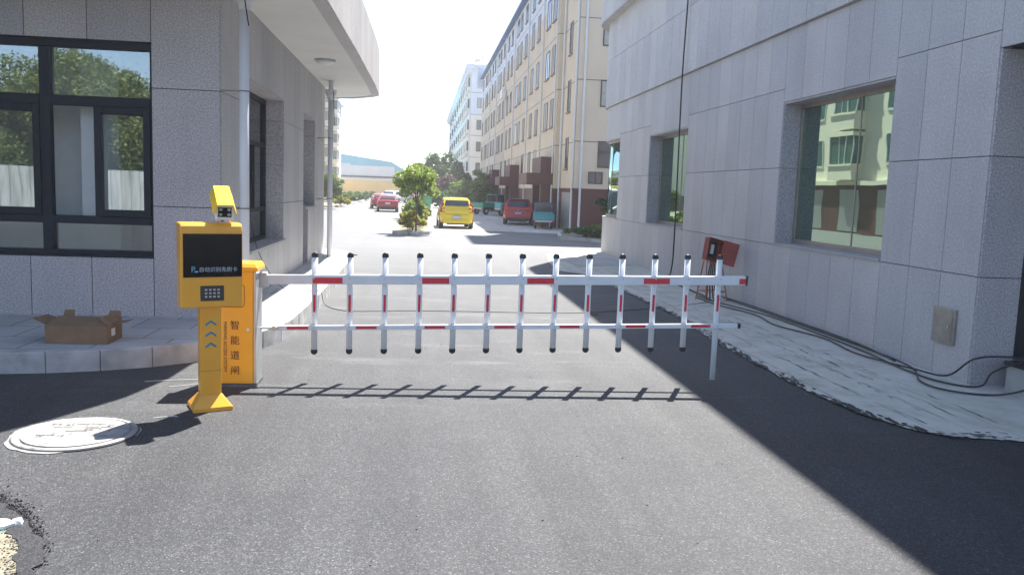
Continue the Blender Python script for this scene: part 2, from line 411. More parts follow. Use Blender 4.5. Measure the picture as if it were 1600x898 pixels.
# left pavement: kerb stones round slabs
kerb = [(-9, 7.55), (-6, 7.55), (-3.75, 7.58), (-3.2, 7.66), (-2.7, 7.82), (-2.3, 8.05), (-1.98, 8.35), (-1.72, 8.72), (-1.54, 9.2), (-1.46, 9.8),
        (-1.43, 12), (-1.45, 15), (-1.50, 18.6), (-1.62, 19.8), (-1.95, 20.6), (-2.5, 20.95), (-6, 21), (-12, 21)]
def resample(pts, step):
    P = [Vector(p) for p in pts]; out = [P[0]]; acc = 0
    for a, b_ in zip(P, P[1:]):
        L = (b_-a).length; t = step-acc
        while t < L: out.append(a+(b_-a)*t/L); t += step
        acc = L-(t-step)
    out.append(P[-1]); return out
kp = resample(kerb, .44)
kb = MB()
for a, b_ in zip(kp, kp[1:]):
    d = (b_-a); L = d.length
    if L < .1: continue
    d /= L; nn = Vector((-d.y, d.x)); a2 = a+d*.003; b2 = b_-d*.003; zz = .19+random.uniform(-.003, .003)
    o_ = random.uniform(-.004, .004)
    p = [a2+nn*o_, b2+nn*o_, b2+nn*.13, a2+nn*.13]
    kb.hexa([(*q, -.05) for q in p]+[(*q, zz) for q in p])
struct(kb.build('pavement_kerb', 'kerb_stone', bevel=.008))
off = []
for i, p in enumerate(kerb):
    a = Vector(kerb[max(i-1, 0)]); b_ = Vector(kerb[min(i+1, len(kerb)-1)]); d = (b_-a).normalized(); nn = Vector((-d.y, d.x)); q = Vector(p)+nn*.127; off.append((q.x, q.y))
pv = MB(); pv.prism(off+[(-12, 7.8)], -.05, .187); struct(pv.build('pavement', 'pavement_slabs'))

# lower left: bare sand where the asphalt is broken off
sheet('sand_patch', ragged([(-3.4, 4.4), (-2.4, 4.55), (-2.10, 4.38), (-1.92, 4.18), (-1.80, 3.98), (-1.74, 3.75), (-1.72, 3.3), (-3.2, 3.2)], .06, .05), .006, 'sand')
sheet('tar_edge', ragged([(-2.9, 4.68), (-2.3, 4.60), (-2.05, 4.41), (-1.85, 4.13), (-1.72, 3.96), (-1.66, 3.7), (-1.68, 3.2), (-1.72, 3.2), (-1.74, 3.68), (-1.81, 3.88), (-1.92, 4.08), (-2.10, 4.30), (-2.3, 4.46), (-2.9, 4.58)], .04, .05), .010, 'rubble')
rb = MB()
edge = [(-2.5, 4.62), (-2.25, 4.6), (-2.02, 4.36), (-1.86, 4.1), (-1.76, 3.92), (-1.70, 3.7), (-1.70, 3.35)]
for _ in range(9000):
    t = random.random()*(len(edge)-1); i = int(t); t -= i
    x = edge[i][0]*(1-t)+edge[i+1][0]*t+random.gauss(-.03, .035); y = edge[i][1]*(1-t)+edge[i+1][1]*t+random.gauss(-.01, .06)
    s_ = random.choice([.0018, .0025, .003, .004, .005, .007]); a = random.random()*6
    c, q = math.cos(a)*s_, math.sin(a)*s_; h = s_*random.uniform(.8, 1.6)
    rb.hexa([(x+c, y+q, 0), (x-q, y+c, 0), (x-c, y-q, 0), (x+q, y-c, 0), (x+c*.6, y+q*.5, h), (x-q*.7, y+c*.6, h*.9), (x-c*.6, y-q*.6, h), (x+q*.5, y-c*.7, h*.8)])
tag(rb.build('asphalt_rubble', 'rubble'), 'loose black asphalt crumbs along the broken road edge beside the sand', 'rubble', kind='stuff')
# loose grit on the road
gr = MB()
for _ in range(420):
    y = random.uniform(3.6, 20); x = random.uniform(-2.5, 3.6); s_ = random.uniform(.002, .007); a = random.random()*6; c, q = math.cos(a)*s_, math.sin(a)*s_
    if x < -1.3 and y > 7.3: continue
    gr.hexa([(x+c, y+q, 0), (x-q, y+c, 0), (x-c, y-q, 0), (x+q, y-c, 0), (x+c*.6, y+q*.5, s_), (x-q*.7, y+c*.6, s_*.9), (x-c*.6, y-q*.6, s_), (x+q*.5, y-c*.7, s_*.8)])
tag(gr.build('road_grit', 'debris_grey'), 'fine loose grit scattered over the asphalt road', 'grit', kind='stuff')
# far verges
def island(name, pts, z=.13, mat='sand', kmat='kerb_stone'):
    mb = MB(); mb.prism(pts, -.02, z-.02); o = struct(mb.build(name, mat))
    k = MB(); n_ = len(pts); c = sum((Vector(p) for p in pts), Vector((0, 0)))/n_
    for i in range(n_):
        a, b_ = Vector(pts[i]), Vector(pts[(i+1) % n_]); d = (b_-a).normalized(); nn = Vector((d.y, -d.x))
        p = [a, a+nn*.12, b_+nn*.12, b_]; k.hexa([(*q, -.02) for q in p]+[(*q, z) for q in p])
    struct(k.build(name+'_kerb', kmat))
island('planted_island', [(-.95, 31.6), (-.45, 31.1), (.2, 31.8), (.3, 33), (.45, 76), (-1.0, 76)])
island('corner_bed', [(5.35, 31.4), (6.6, 29.9), (9, 29.0), (12, 29), (12, 37.6), (6.75, 37.6), (5.8, 34.6)])
island('left_verge', [(-16, 62), (-7.1, 66), (-6.5, 70), (-7.2, 124), (-20, 124)])

# ---------------------------------------------------------------- added haze volume: veils the far street, whitens the sky
hm = bpy.data.materials.new('haze'); hm.use_nodes = True; MATS['haze'] = hm; hm.node_tree.nodes.clear()
ho = hm.node_tree.nodes.new('ShaderNodeOutputMaterial'); hv_ = hm.node_tree.nodes.new('ShaderNodeVolumePrincipled')
hv_.inputs['Density'].default_value = .0012; hv_.inputs['Color'].default_value = (.93, .95, 1, 1); hv_.inputs['Anisotropy'].default_value = .1
hm.node_tree.links.new(hv_.outputs[0], ho.inputs['Volume'])
q = MB(); q.box(-402, 402, -302, 902, -1, 24); tag(q.build('haze', 'haze'), 'added volume of thin haze veiling the far street and whitening the sky', 'haze', kind='stuff')

# ---------------------------------------------------------------- cladding
def lin(p0, p1):
    p0, p1 = Vector(p0), Vector(p1); d = (p1-p0).normalized()
    return lambda s: (p0+d*s, d)
def clad(path, rects, nside, granite_, backing_, gap=.009, th=.03, off=0, back=.16, trim=None, lift=0):
    # rects: (s0,s1,z0,z1); nside +1/-1 picks the outward side of the path
    for s0, s1, z0, z1 in rects:
        ns = 1
        pa, da = path(s0); pb, db = path(s1)
        if (da-db).length > .01: ns = max(2, int((s1-s0)/.1))
        for lo, hi, sh, mb in ((off-th, off, gap/2, granite_), (off-th-back, off-th-.0015, 0, backing_)):
            if mb is backing_ and back <= 0: continue
            ta, tb = (s0, s1) if (trim is None or mb is granite_) else (max(s0, trim[0]), min(s1, trim[1]))
            z0_, z1_ = (z0, z1) if mb is granite_ else (z0+lift, z1)
            S_ = [ta+sh+(tb-ta-2*sh)*k/ns for k in range(ns+1)]; base = len(mb.v)
            for s in S_:
                p, d = path(s); nn = Vector((-d.y, d.x))*nside
                A = p+nn*lo; B = p+nn*hi
                mb.v += [(A.x, A.y, z0_+sh), (B.x, B.y, z0_+sh), (B.x, B.y, z1_-sh), (A.x, A.y, z1_-sh)]
            for k in range(ns):
                i = base+4*k
                for e in range(4):
                    e2 = (e+1) % 4; mb.f.append((i+e, i+e2, i+4+e2, i+4+e)); mb.mi.append(mb.cur)
            mb.f.append((base, base+3, base+2, base+1)); j = base+4*ns; mb.f.append((j, j+1, j+2, j+3)); mb.mi += [mb.cur]*2
def cols(a, b, w, start=None):
    n_ = max(1, round((b-a)/w)); return [(a+(b-a)*i/n_, a+(b-a)*(i+1)/n_) for i in range(n_)]
def fixnormals(o):
    bm = bmesh.new(); bm.from_mesh(o.data); bmesh.ops.recalc_face_normals(bm, faces=bm.faces); bm.to_mesh(o.data); bm.free(); return o

# ---------------------------------------------------------------- left gatehouse
LG = empty('gatehouse', (-2.25, 9.77, .187), 'grey speckled granite gatehouse with dark framed windows and white canopy on the left', 'gatehouse')
LG_inv = Matrix.Translation((2.25, -9.77, -.187))
def L(mb, name, mat, label=None, bevel=0, parent=LG, **k):
    o = mb.build(name, mat, parent, label, bevel, matrix=LG_inv, **k); return fixnormals(o)
gf, bf, gs = MB(), MB(), MB()
front = lin((-12, 9.77), (-2.25, 9.77)); FX = lambda x: x+12
rects = []
for a, b_ in ((-3.0, -2.262),):
    rects += [(FX(a), FX(b_), .18, 1.44), (FX(a), FX(b_), 1.44, 2.74), (FX(a), FX(b_), 2.74, 4.0)]
xs = [-3.0, -3.67, -4.32, -4.98, -5.64, -6.3, -6.95, -7.6]
for a, b_ in zip(xs[1:], xs): rects += [(FX(a), FX(b_), .18, .85), (FX(a), FX(b_), 3.23, 4.0)]
for a, b_ in ((-8.4, -7.6), (-9.2, -8.4), (-10, -9.2), (-11, -10), (-12, -11)):
    rects += [(FX(a), FX(b_), .18, 1.44), (FX(a), FX(b_), 1.44, 2.74), (FX(a), FX(b_), 2.74, 4.0)]
clad(front, rects, -1, gf, bf, trim=(0, 9.70))
side = lin((-2.25, 0), (-2.25, 30))
ws0, ws1, wz0, wz1 = 11.2, 14.03, .84, 3.08
rects = []
for a, b_ in cols(9.77+.031, ws0, .48) + cols(ws1, 16.3, .57) + cols(18.0, 19.7, .57):
    rects += [(a, b_, .18, 1.43), (a, b_, 1.43, 2.74), (a, b_, 2.74, 4.0)]
for a, b_ in cols(ws0, ws1, .47): rects += [(a, b_, .18, wz0), (a, b_, wz1, 4.0)]
for a, b_ in cols(16.3, 18.0, .57): rects += [(a, b_, 3.08, 4.0)]
rects += [(17.0, 17.5, .18, 1.3), (17.5, 18.0, .18, 1.3)]
clad(side, rects, -1, gs, bf)
# reveals
rev = MB(); d_ = .30
def lining_x(x0, x1, y, z0, z1): rev.box(x0, x1, y-.02, y, z0, z1)
rev.box(-2.58, -2.252, ws1-.02, ws1, wz0, 1.427); rev.box(-2.58, -2.252, ws1-.02, ws1, 1.433, 2.737); rev.box(-2.58, -2.252, ws1-.02, ws1, 2.743, wz1)
rev.box(-2.58, -2.252, ws0+.02, ws1-.02, wz1-.02, wz1); rev.box(-2.60, -2.20, ws0-.02, ws1+.02, wz0-.035, wz0+.004)
rev.box(-2.58, -2.252, 17.98, 18.0, 1.3, 2.737); rev.box(-2.58, -2.252, 17.98, 18.0, 2.743, 3.08); rev.box(-2.58, -2.252, 16.32, 17.98, 3.06, 3.08); rev.box(-2.58, -2.2, 16.3, 17.98, 1.27, 1.304)
rev.box(-2.58, -2.252, 16.3, 16.32, .18, 3.06); rev.box(-2.58, -2.252, 16.98, 17.0, .18, 1.27)
bf.box(-2.62, -2.585, 16.2, 18.1, .18, 3.2)
L(gf, 'front_wall', 'granite_grey_speckled'); L(gs, 'side_wall', 'granite_grey_pale'); L(rev, 'window_reveal', 'granite_grey_speckled')
bf.box(-12, -2.32, 19.55, 19.7, .18, 4.0); bf.box(-12, -11.8, 9.9, 19.5, .18, 4.0)
L(bf, 'wall_backing', 'joint_dark')
# room inside
rm = MB(); rm.box(-11.7, -2.7, 13.2, 13.3, .2, 3.6); rm.box(-11.7, -2.7, 9.98, 13.2, .19, .24); rm.box(-11.7, -2.7, 9.98, 13.2, 3.55, 3.6)
rm.box(-3.95, -3.6, 10.9, 11.3, .24, 3.55); rm.box(-8, -7.9, 10, 13.2, .24, 3.55); rm.box(-4.5, -3.92, 10.55, 10.62, .24, 3.5); rm.box(-3.92, -3.50, 10.20, 10.30, .24, 3.5)
L(rm, 'room', 'room_wall')
# front window: frame, sashes, panes
def fwin(x0, x1, wide=True):
    fr = MB(); y0, y1 = 9.86, 9.95
    fr.box(x0, x1, y0, y1, 3.15, 3.23); fr.box(x0, x1, y0, y1, .86, .92)
    w = .07
    fr.box(x0, x0+w, y0, y1, .92, 3.15); fr.box(x1-w*.6, x1, y0, y1, .92, 3.15)
    mids = [x1-1.16]; t = x1-1.16
    while t-1.9 > x0: t -= 1.9; mids.append(t)
    for mx in mids: fr.box(mx-.055, mx+.055, y0-.004, y1, .92, 3.15)
    ed = [x0+w]+sorted(mids)+[x1-w*.6]
    sashes = []; pane = MB()
    for a, b_ in zip(ed, ed[1:]):
        a2 = a+.055 if a != ed[0] else a; b2 = b_-.055 if b_ != ed[-1] else b_
        fr.box(a2, b2, y0, y1, 2.52, 2.63); fr.box(a2, b2, y0, y1, 1.215, 1.305)
        pane.box(a2, b2, 9.925, 9.93, 2.63, 3.15); pane.box(a2, b2, 9.925, 9.93, .92, 1.215); pane.box(a2 if b_ != ed[-1] else b2-.60, b2, 9.935, 9.94, 1.305, 2.52)
        sr = b2 if b_ == ed[-1] else b2; sl_ = max(a2, sr-.60)
        sash = MB(); sashes.append(sash)
        for q in ((sl_, sl_+.075, 1.305, 2.52), (sr-.075, sr, 1.305, 2.52), (sl_+.075, sr-.075, 2.44, 2.52), (sl_+.075, sr-.075, 1.305, 1.38)):
            sash.box(q[0], q[1], y0-.022, y1-.03, q[2]+.001, q[3]-.001)
    o = L(fr, 'window', 'frame_dark_blue', 'wide dark framed window reflecting trees', bevel=.006)
    for sash in sashes: L(sash, 'sash', 'frame_dark_blue', bevel=.005, parent=o)
    L(pane, 'pane', 'glass_clear', parent=o)
    sl2 = MB(); sl2.box(x0, x1, 9.775, 9.858, .846, .868); L(sl2, 'sill', 'frame_dark_blue', parent=o)
fwin(-7.58, -3.003)
# side window
fr = MB(); X0, X1 = -2.60, -2.53
fr.box(X0, X1, ws0+.02, ws1-.02, 3.0, 3.06); fr.box(X0, X1, ws0+.02, ws1-.02, wz0, .90)
for y in (ws0+.05, 12.1, ws1-.06): fr.box(X0-.003, X1, y-.035, y+.035, .90, 3.0)
fr.box(X0, X1, ws0+.085, 12.065, 2.3, 2.37); fr.box(X0, X1, 12.135, ws1-.095, 2.3, 2.37)
fr.box(X0, X1, ws0+.085, 12.065, 1.3, 1.36); fr.box(X0, X1, 12.135, ws1-.095, 1.3, 1.36)
fr.box(X0+.01, X1+.02, 12.95, 13.02, 1.36, 2.3)
o = L(fr, 'window', 'frame_dark_blue', 'dark side window deep in the granite reveal', bevel=.004)
pn = MB(); pn.box(-2.575, -2.57, ws0+.02, ws1-.02, .9, 3.0); L(pn, 'pane', 'glass_clear', parent=o)
# niche window
fr = MB(); fr.box(-2.584, -2.55, 16.32, 17.98, 1.3, 1.36); fr.box(-2.584, -2.55, 16.32, 17.98, 3.0, 3.06); fr.box(-2.584, -2.55, 16.32, 16.38, 1.36, 3.0); fr.box(-2.584, -2.55, 17.92, 17.98, 1.36, 3.0)
o = L(fr, 'window', 'frame_dark_blue', 'narrow dark window in the far niche'); pn = MB(); pn.box(-2.57, -2.565, 16.38, 17.92, 1.36, 3.0); L(pn, 'pane', 'glass_clear', parent=o)
# canopy
edge = [(-12, 7.0), (-6, 7.0), (-4.2, 7.05), (-3.2, 7.25), (-2.4, 7.7), (-1.75, 8.3), (-1.4, 8.9), (-1.25, 9.6), (-1.2, 10.5), (-1.13, 14.5), (-1.09, 18.6), (-1.1, 20.2), (-1.12, 20.9), (-1.30, 21.3), (-1.78, 21.85), (-2.3, 22.05), (-12, 22.1)]
sf = MB()
ins = []
for i, p in enumerate(edge):
    a = Vector(edge[max(i-1, 0)]); b_ = Vector(edge[min(i+1, len(edge)-1)]); d = (b_-a).normalized(); nn = Vector((-d.y, d.x)); ins.append(Vector(p)+nn*.16)
sf.prism([(p.x, p.y) for p in ins]+[(-12, 8)], 3.945, 4.05); 
L(sf, 'soffit', 'white_render', 'white painted canopy soffit')
trim = MB()
for i in range(len(edge)-1):
    q = [Vector(edge[i]), Vector(edge[i+1]), ins[i+1], ins[i]]
    trim.hexa([(*p, 3.93) for p in q]+[(*p, 3.96) for p in q])
L(trim, 'soffit_trim', 'granite_grey_pale')
rs = resample(edge, .3)
fa, fb = MB(), MB()
cum = [0]
for a, b_ in zip(edge, edge[1:]): cum.append(cum[-1]+(Vector(b_)-Vector(a)).length)
def epath(s):
    s = min(max(s, 0), cum[-1]-1e-4)
    for i in range(len(edge)-1):
        if s <= cum[i+1]:
            a, b_ = Vector(edge[i]), Vector(edge[i+1]); d = (b_-a).normalized(); return a+d*(s-cum[i]), d
for a, b_ in cols(0, cum[-1]-.01, .6): clad(epath, [(a, b_, 3.93, 4.93)], -1, fa, fb, off=.03, th=.13, back=.02, lift=.01)
L(fa, 'fascia', 'granite_grey_pale', 'tall granite fascia round the canopy'); L(fb, 'fascia_backing', 'joint_dark')
rf = MB(); rf.prism([(p.x, p.y) for p in ins]+[(-12, 8)], 4.7, 4.8); L(rf, 'roof', 'sheet_grey')
lm = MB(); lm.lathe([(.02, -.10), (.10, -.085), (.155, -.05), (.165, -.03)], (-1.76, 15.4, 3.945), 24); o = L(lm, 'ceiling_light', 'camera_white', 'round white lamp under the canopy', smooth=True)
lb = MB(); lb.lathe([(.19, -.03), (.19, 0)], (-1.76, 15.4, 3.944), 24); L(lb, 'lamp_base', 'aluminium', parent=o)
for x, y, zt in ((-1.98, 9.66, 3.62), (-1.98, 18.45, 3.55)):
    p = MB(); p.tube([(x, y, .187), (x, y, zt)], .055, 16)
    o = L(p, 'downpipe', 'pvc_white', 'white drain pipe with hopper head', smooth=False)
    for pl in o.data.polygons: pl.use_smooth = len(pl.vertices) == 4
    h = MB(); h.lathe([(.055, -.02), (.075, .05), (.115, .10), (.12, .17), (.125, .18), (.125, .21)], (x, y, zt), 8); L(h, 'hopper', 'pvc_white', parent=o)
    h = MB(); h.tube([(x, y, zt+.2), (x, y, 3.94)], .05, 12); L(h, 'outlet_tube', 'pvc_white', parent=o)
    for z in (1.45, 2.74):
        c = MB(); c.lathe([(.057, -.007), (.0585, -.007), (.0585, .007), (.057, .007)], (x, y, z), 16); c.box(x-.26, x-.055, y-.008, y+.008, z-.007, z+.007); L(c, 'clamp', 'window_brown', parent=o)

q = MB(); q.tube([(-1.96, 9.55, 3.93), (-1.95, 9.5, 3.75), (-1.90, 9.5, 3.42)], .008, 6); L(q, 'hanging_lead', 'cable_black')
q = MB(); q.tube([(-1.90, 18.2, 3.7), (-1.88, 18.2, 3.0)], .008, 6); L(q, 'hanging_lead', 'cable_black')
# ---------------------------------------------------------------- right gatehouse
RG = empty('round_gatehouse', (5.42, 7.53, 0), 'pale grey granite building with rounded far end and green mirror windows on the right', 'building')
RG_inv = Matrix.Translation((-5.42, -7.53, 0))
def G(mb, name, mat, label=None, bevel=0, parent=RG, **k): return fixnormals(mb.build(name, mat, parent, label, bevel, matrix=RG_inv, **k))
YE, RA, XW = 24.5, 1.9, 5.42
def rpath(s):                                  # s = Y on the straight, then the arc, then along +X
    if s <= YE: return Vector((XW, s)), Vector((0, 1))
    a = (s-YE)/RA
    if a <= math.pi/2: return Vector((XW+RA-RA*math.cos(a), YE+RA*math.sin(a))), Vector((math.sin(a), math.cos(a)))
    t = s-YE-RA*math.pi/2; return Vector((XW+RA+t, YE+RA)), Vector((1, 0))
SEND = YE+RA*math.pi/2
W1, W2, W3 = (9.31, 12.34), (16.92, 19.82), (22.9, SEND-.3)
rg, rbk = MB(), MB()
rows = [(-.02, 1.08), (1.08, 2.25), (2.25, 3.43), (3.43, 4.29)]
solid = cols(7.53+.031, 9.31, .6) + cols(12.34, 16.92, .57) + cols(19.82, 22.9, .57) + cols(SEND-.3, SEND+4.5, .6)
for a, b_ in solid: clad(rpath, [(a, b_, *r_) for r_ in rows], 1, rg, rbk)
for (a0, b0), zt in ((W1, 3.23), (W2, 3.2), (W3, 3.33)):
    for a, b_ in cols(a0, b0, .6): clad(rpath, [(a, b_, -.02, 1.08), (a, b_, zt, 4.29)], 1, rg, rbk)
G(rg, 'lower_wall', 'granite_grey_pale')
ug = MB()
for a, b_ in cols(1.5, SEND+4.5, .6): clad(rpath, [(a, b_, 4.29, 5.63), (a, b_, 5.63, 6.75)], 1, ug, rbk, off=.06, th=.10, back=.15, lift=.01)
for a, b_ in cols(1.5, 7.56, .6): clad(rpath, [(a, b_, 3.262, 4.287)], 1, ug, rbk, off=.0, th=.1, lift=.02)
G(ug, 'upper_wall', 'granite_grey_pale')
cg = MB()
for a, b_ in cols(1.5, SEND+4.5, .6): clad(rpath, [(a, b_, 6.75, 8.2), (a, b_, 8.2, 9.65), (a, b_, 9.65, 10.9)], 1, cg, rbk, off=.30, back=.3)
for a, b_ in cols(1.5, SEND+4.5, .6): clad(rpath, [(a, b_, 6.70, 6.75)], 1, cg, rbk, off=.30, back=.0, th=.3)
G(cg, 'parapet', 'granite_grey_pale')
rbk.box(5.8, 14, 1.6, 26.1, 10.3, 10.5); rbk.box(13.8, 14, 1.6, 26.1, 0, 10.3)
G(rbk, 'wall_backing', 'joint_dark')
rt = MB(); RB = MB()
# return wall facing the camera beside the recessed entrance
ret = lin((5.42, 7.53), (9, 7.53)); clad(ret, [(0, .44, -.02, 1.08), (0, .44, 1.08, 2.25), (0, .44, 2.25, 3.258)], -1, rt, RB, trim=(.05, .42))
inner = lin((5.86, 7.6), (5.86, 14)); clad(inner, [(0, 1.2, -.02, 1.08), (0, 1.2, 1.08, 2.25), (0, 1.2, 2.25, 3.258)], -1, rt, RB)
G(rt, 'return_wall', 'granite_grey_speckled'); RB.box(5.7, 13.8, 8.9, 9.05, 0, 4.3); RB.box(5.45, 13.8, 1.6, 7.5, 3.2625, 3.32)
G(RB, 'entrance_recess', 'joint_dark')
# windows
for wi, ((a0, b0), zt) in enumerate(((W1, 3.23), (W2, 3.2), (W3, 3.33))):
    z0 = 1.08; curved = wi == 2
    lin_ = MB(); d1, d2 = -.012, -.36
    def strip(mb, s0, s1, o0, o1, z0_, z1_):
        ns = 16 if s1-s0 > .3 and curved else 1; base = len(mb.v)
        for k in range(ns+1):
            p, d = rpath(s0+(s1-s0)*k/ns); nn = Vector((-d.y, d.x)); A = p+nn*o1; B = p+nn*o0
            mb.v += [(A.x, A.y, z0_), (B.x, B.y, z0_), (B.x, B.y, z1_), (A.x, A.y, z1_)]
        for k in range(ns):
            i = base+4*k
            for e in range(4): e2 = (e+1) % 4; mb.f.append((i+e, i+e2, i+4+e2, i+4+e)); mb.mi.append(0)
        mb.f.append((base, base+3, base+2, base+1)); j = base+4*ns; mb.f.append((j, j+1, j+2, j+3)); mb.mi += [0, 0]
    for za, zb in ((z0, 2.246), (2.252, zt)):
        strip(lin_, b0-.025, b0, d1, d2, za, zb)
    strip(lin_, a0, a0+.025, d1, d2, z0, zt); strip(lin_, a0+.025, b0-.025, d1, d2, zt-.025, zt); strip(lin_, a0+.025, b0-.025, d1+.03, d2, z0-.002, z0+.03)
    rv = G(lin_, 'window_reveal', 'granite_grey_speckled')
    fr = MB(); e0, e1 = -.27, -.33
    if curved: e0, e1 = -.09, -.14
    strip(fr, a0+.025, b0-.025, e0, e1, z0+.03, z0+.10); strip(fr, a0+.025, b0-.025, e0, e1, zt-.085, zt-.025)
    ss = [a0+.05, b0-.05] + ([(a0+b0)/2-.25] if wi < 2 else [a0+1.3])
    for s in ss: strip(fr, s-(.02 if s != ss[2] else .009), s+(.02 if s != ss[2] else .009), e0-.002 if s != ss[2] else e0-.022, e1 if s != ss[2] else e0-.034, z0+.10, zt-.085)
    o = G(fr, 'window', 'copper_frame', ('large green mirror window nearest the entrance', 'middle green mirror window behind the hanging cable', 'curved green mirror window at the rounded end')[wi])
    gl = MB(); strip(gl, a0+.03, b0-.03, e0-.03, e0-.036, z0+.08, zt-.07); G(gl, 'pane', 'glass_green', parent=o, smooth=curved)
    if wi < 2:
        cu = MB()
        N = 40
        for k in range(N): 
            s = b0-.1-k*.012 
            cu.box(5.42+.44+.02*math.sin(k*1.1), 5.42+.46+.02*math.sin(k*1.1), s-.012, s, z0, zt)
        G(cu, 'curtain', 'sheet_grey', parent=o)
rmm = MB(); rmm.box(9.5, 9.6, 9.2, 26, 0, 4.2); rmm.box(5.9, 9.5, 9.2, 26, .3, .35); rmm.box(5.9, 9.5, 9.2, 24, 4.1, 4.15)
G(rmm, 'room', 'room_wall')
ht = MB(); ht.box(5.385, 5.42, 7.80, 8.16, .35, .72); o = G(ht, 'wall_hatch', 'steel_brushed', 'small brushed steel hatch low on the wall', bevel=.006)
hk = MB(); hk.box(5.378, 5.386, 7.83, 8.13, .38, .69); G(hk, 'hatch_door', 'steel_brushed', parent=o, bevel=.003); hk = MB(); hk.box(5.37, 5.379, 7.87, 7.89, .52, .56); G(hk, 'latch', 'aluminium', parent=o)

# entrance step block
sb = empty('entrance_step', (5.66, 4, 0), 'low concrete step with black stone edge at the right entrance', 'step')
q = MB(); q.box(0, 6, 0, 3.35, 0, .26); q.build('step_body', 'concrete_block', sb, bevel=.01)
q = MB(); q.box(-.03, 6, -.03, 3.35, .262, .30); q.build('edge_slab', 'stone_black', sb, bevel=.004)

# ---------------------------------------------------------------- barrier gate
BG = empty('barrier_gate', (-1.575, 7.35, 0), 'orange barrier cabinet with white picket boom arm striped in red', 'barrier')
def Bm(mb, name, mat, parent=BG, label=None, bevel=0, **k): return mb.build(name, mat, parent, label, bevel, matrix=Matrix.Translation((1.575, -7.35, 0)), **k)
cab = MB(); cab.box(-1.77, -1.405, 7.20, 7.50, .03, 1.0); CB = Bm(cab, 'cabinet', 'orange_paint', bevel=.006)
q = MB(); q.box(-1.785, -1.365, 7.18, 7.52, 1.0, 1.03); q.hexa([(-1.785, 7.18, 1.03), (-1.365, 7.18, 1.03), (-1.365, 7.52, 1.03), (-1.785, 7.52, 1.03), (-1.76, 7.21, 1.065), (-1.385, 7.21, 1.065), (-1.385, 7.5, 1.065), (-1.76, 7.5, 1.065)])
Bm(q, 'top_cap', 'orange_paint', CB, bevel=.004)
q = MB(); q.box(-1.404, -1.385, 7.205, 7.5, .03, .998); Bm(q, 'side_panel', 'aluminium', CB, 'silver right side panel', bevel=.004)
q = MB(); q.box(-1.78, -1.38, 7.19, 7.51, 0, .028); Bm(q, 'base_plate', 'debris_grey', CB)
q = MB(); q.tube([(-1.445, 7.2, .50), (-1.445, 7.188, .50)], .014, 12); Bm(q, 'lock', 'camera_white', CB)
TM = Matrix.Translation((1.575, -7.35, 0))
for ch, z in zip('智能道闸', (.532, .402, .272, .142)):
    text_mesh('lettering', ch, .082, 'print_brown', CB, TM @ Matrix.Translation((-1.555, 7.197, z)) @ FRONT, .0012, label='brown printed character '+ch)
text_mesh('lettering', 'PARKING ACCESS SYSTEM', .037, 'print_brown', CB, TM @ Matrix.Translation((-1.635, 7.197, .35)) @ FRONT @ Matrix.Rotation(R(-90), 4, 'Z'), .0012, label='small brown line reading PARKING ACCESS SYSTEM')
# outlined emblem: car under a gate in a rounded frame
q = MB(); ox, oz, w_, h_ = -1.60, .79, .125, .10
pts = []
for cx, cz, a0 in ((w_-.03, h_-.03, 0), (-w_+.03, h_-.03, 90), (-w_+.03, -h_+.03, 180), (w_-.03, -h_+.03, 270)):
    for k in range(5): a = R(a0+k*22.5); pts.append((cx, cz, math.cos(a), math.sin(a)))
for i in range(len(pts)):
    a, b_ = pts[i], pts[(i+1) % len(pts)]
    p = [(ox+a[0]+a[2]*.030, oz+a[1]+a[3]*.030), (ox+b_[0]+b_[2]*.030, oz+b_[1]+b_[3]*.030), (ox+b_[0]+b_[2]*.026, oz+b_[1]+b_[3]*.026), (ox+a[0]+a[2]*.026, oz+a[1]+a[3]*.026)]
    q.hexa([(x, 7.199, z) for x, z in p]+[(x, 7.1965, z) for x, z in p])
q.prism([(0, 0), (0, 0), (0, 0)], 0, 0) if False else None
for pp in ([(-.03, -.085), (.045, -.085), (.03, -.065), (.015, -.05), (-.005, -.05), (-.02, -.065)], [(.06, -.085), (.085, -.085), (.085, -.055), (.06, -.055)], [(.05, .02), (.09, .075), (.08, .08), (.043, .025)]):
    k = len(pp); i = len(q.v); q.v += [(ox+x, 7.1985, oz+z) for x, z in pp]+[(ox+x, 7.1965, oz+z) for x, z in pp]
    q.f.append(tuple(i+k+j for j in range(k))); q.mi.append(0)
Bm(q, 'emblem', 'print_brown', CB)
# arm rises slightly to the tip
AY = 7.45; z_at = lambda x: .915+.0215*(x+.93); zl_at = lambda x: .485+.0225*(x+.93)
def beam(mb, x0, x1, zf, h, y0, y1):
    mb.hexa([(x0, y0, zf(x0)-h/2), (x1, y0, zf(x1)-h/2), (x1, y1, zf(x1)-h/2), (x0, y1, zf(x0)-h/2), (x0, y0, zf(x0)+h/2), (x1, y0, zf(x1)+h/2), (x1, y1, zf(x1)+h/2), (x0, y1, zf(x0)+h/2)])
q = MB(); beam(q, -1.36, 3.02, z_at, .084, AY-.022, AY+.022); ARM = Bm(q, 'boom_arm', 'white_paint', bevel=.006)
q = MB(); beam(q, 3.02, 3.035, z_at, .09, AY-.026, AY+.026); Bm(q, 'end_cap', 'rubber_black', ARM)
q = MB(); q.box(-1.39, -1.33, AY-.05, AY+.04, z_at(-1.36)-.065, z_at(-1.36)+.065); Bm(q, 'arm_clamp', 'aluminium', bevel=.006)
q = MB(); beam(q, -1.24, 2.97, zl_at, .042, AY-.016, AY+.016); LOW = Bm(q, 'lower_rail', 'white_paint', bevel=.004)
q = MB(); beam(q, 2.97, 3.0, zl_at, .048, AY-.02, AY+.02); Bm(q, 'end_cap', 'rubber_black', LOW, bevel=.006)
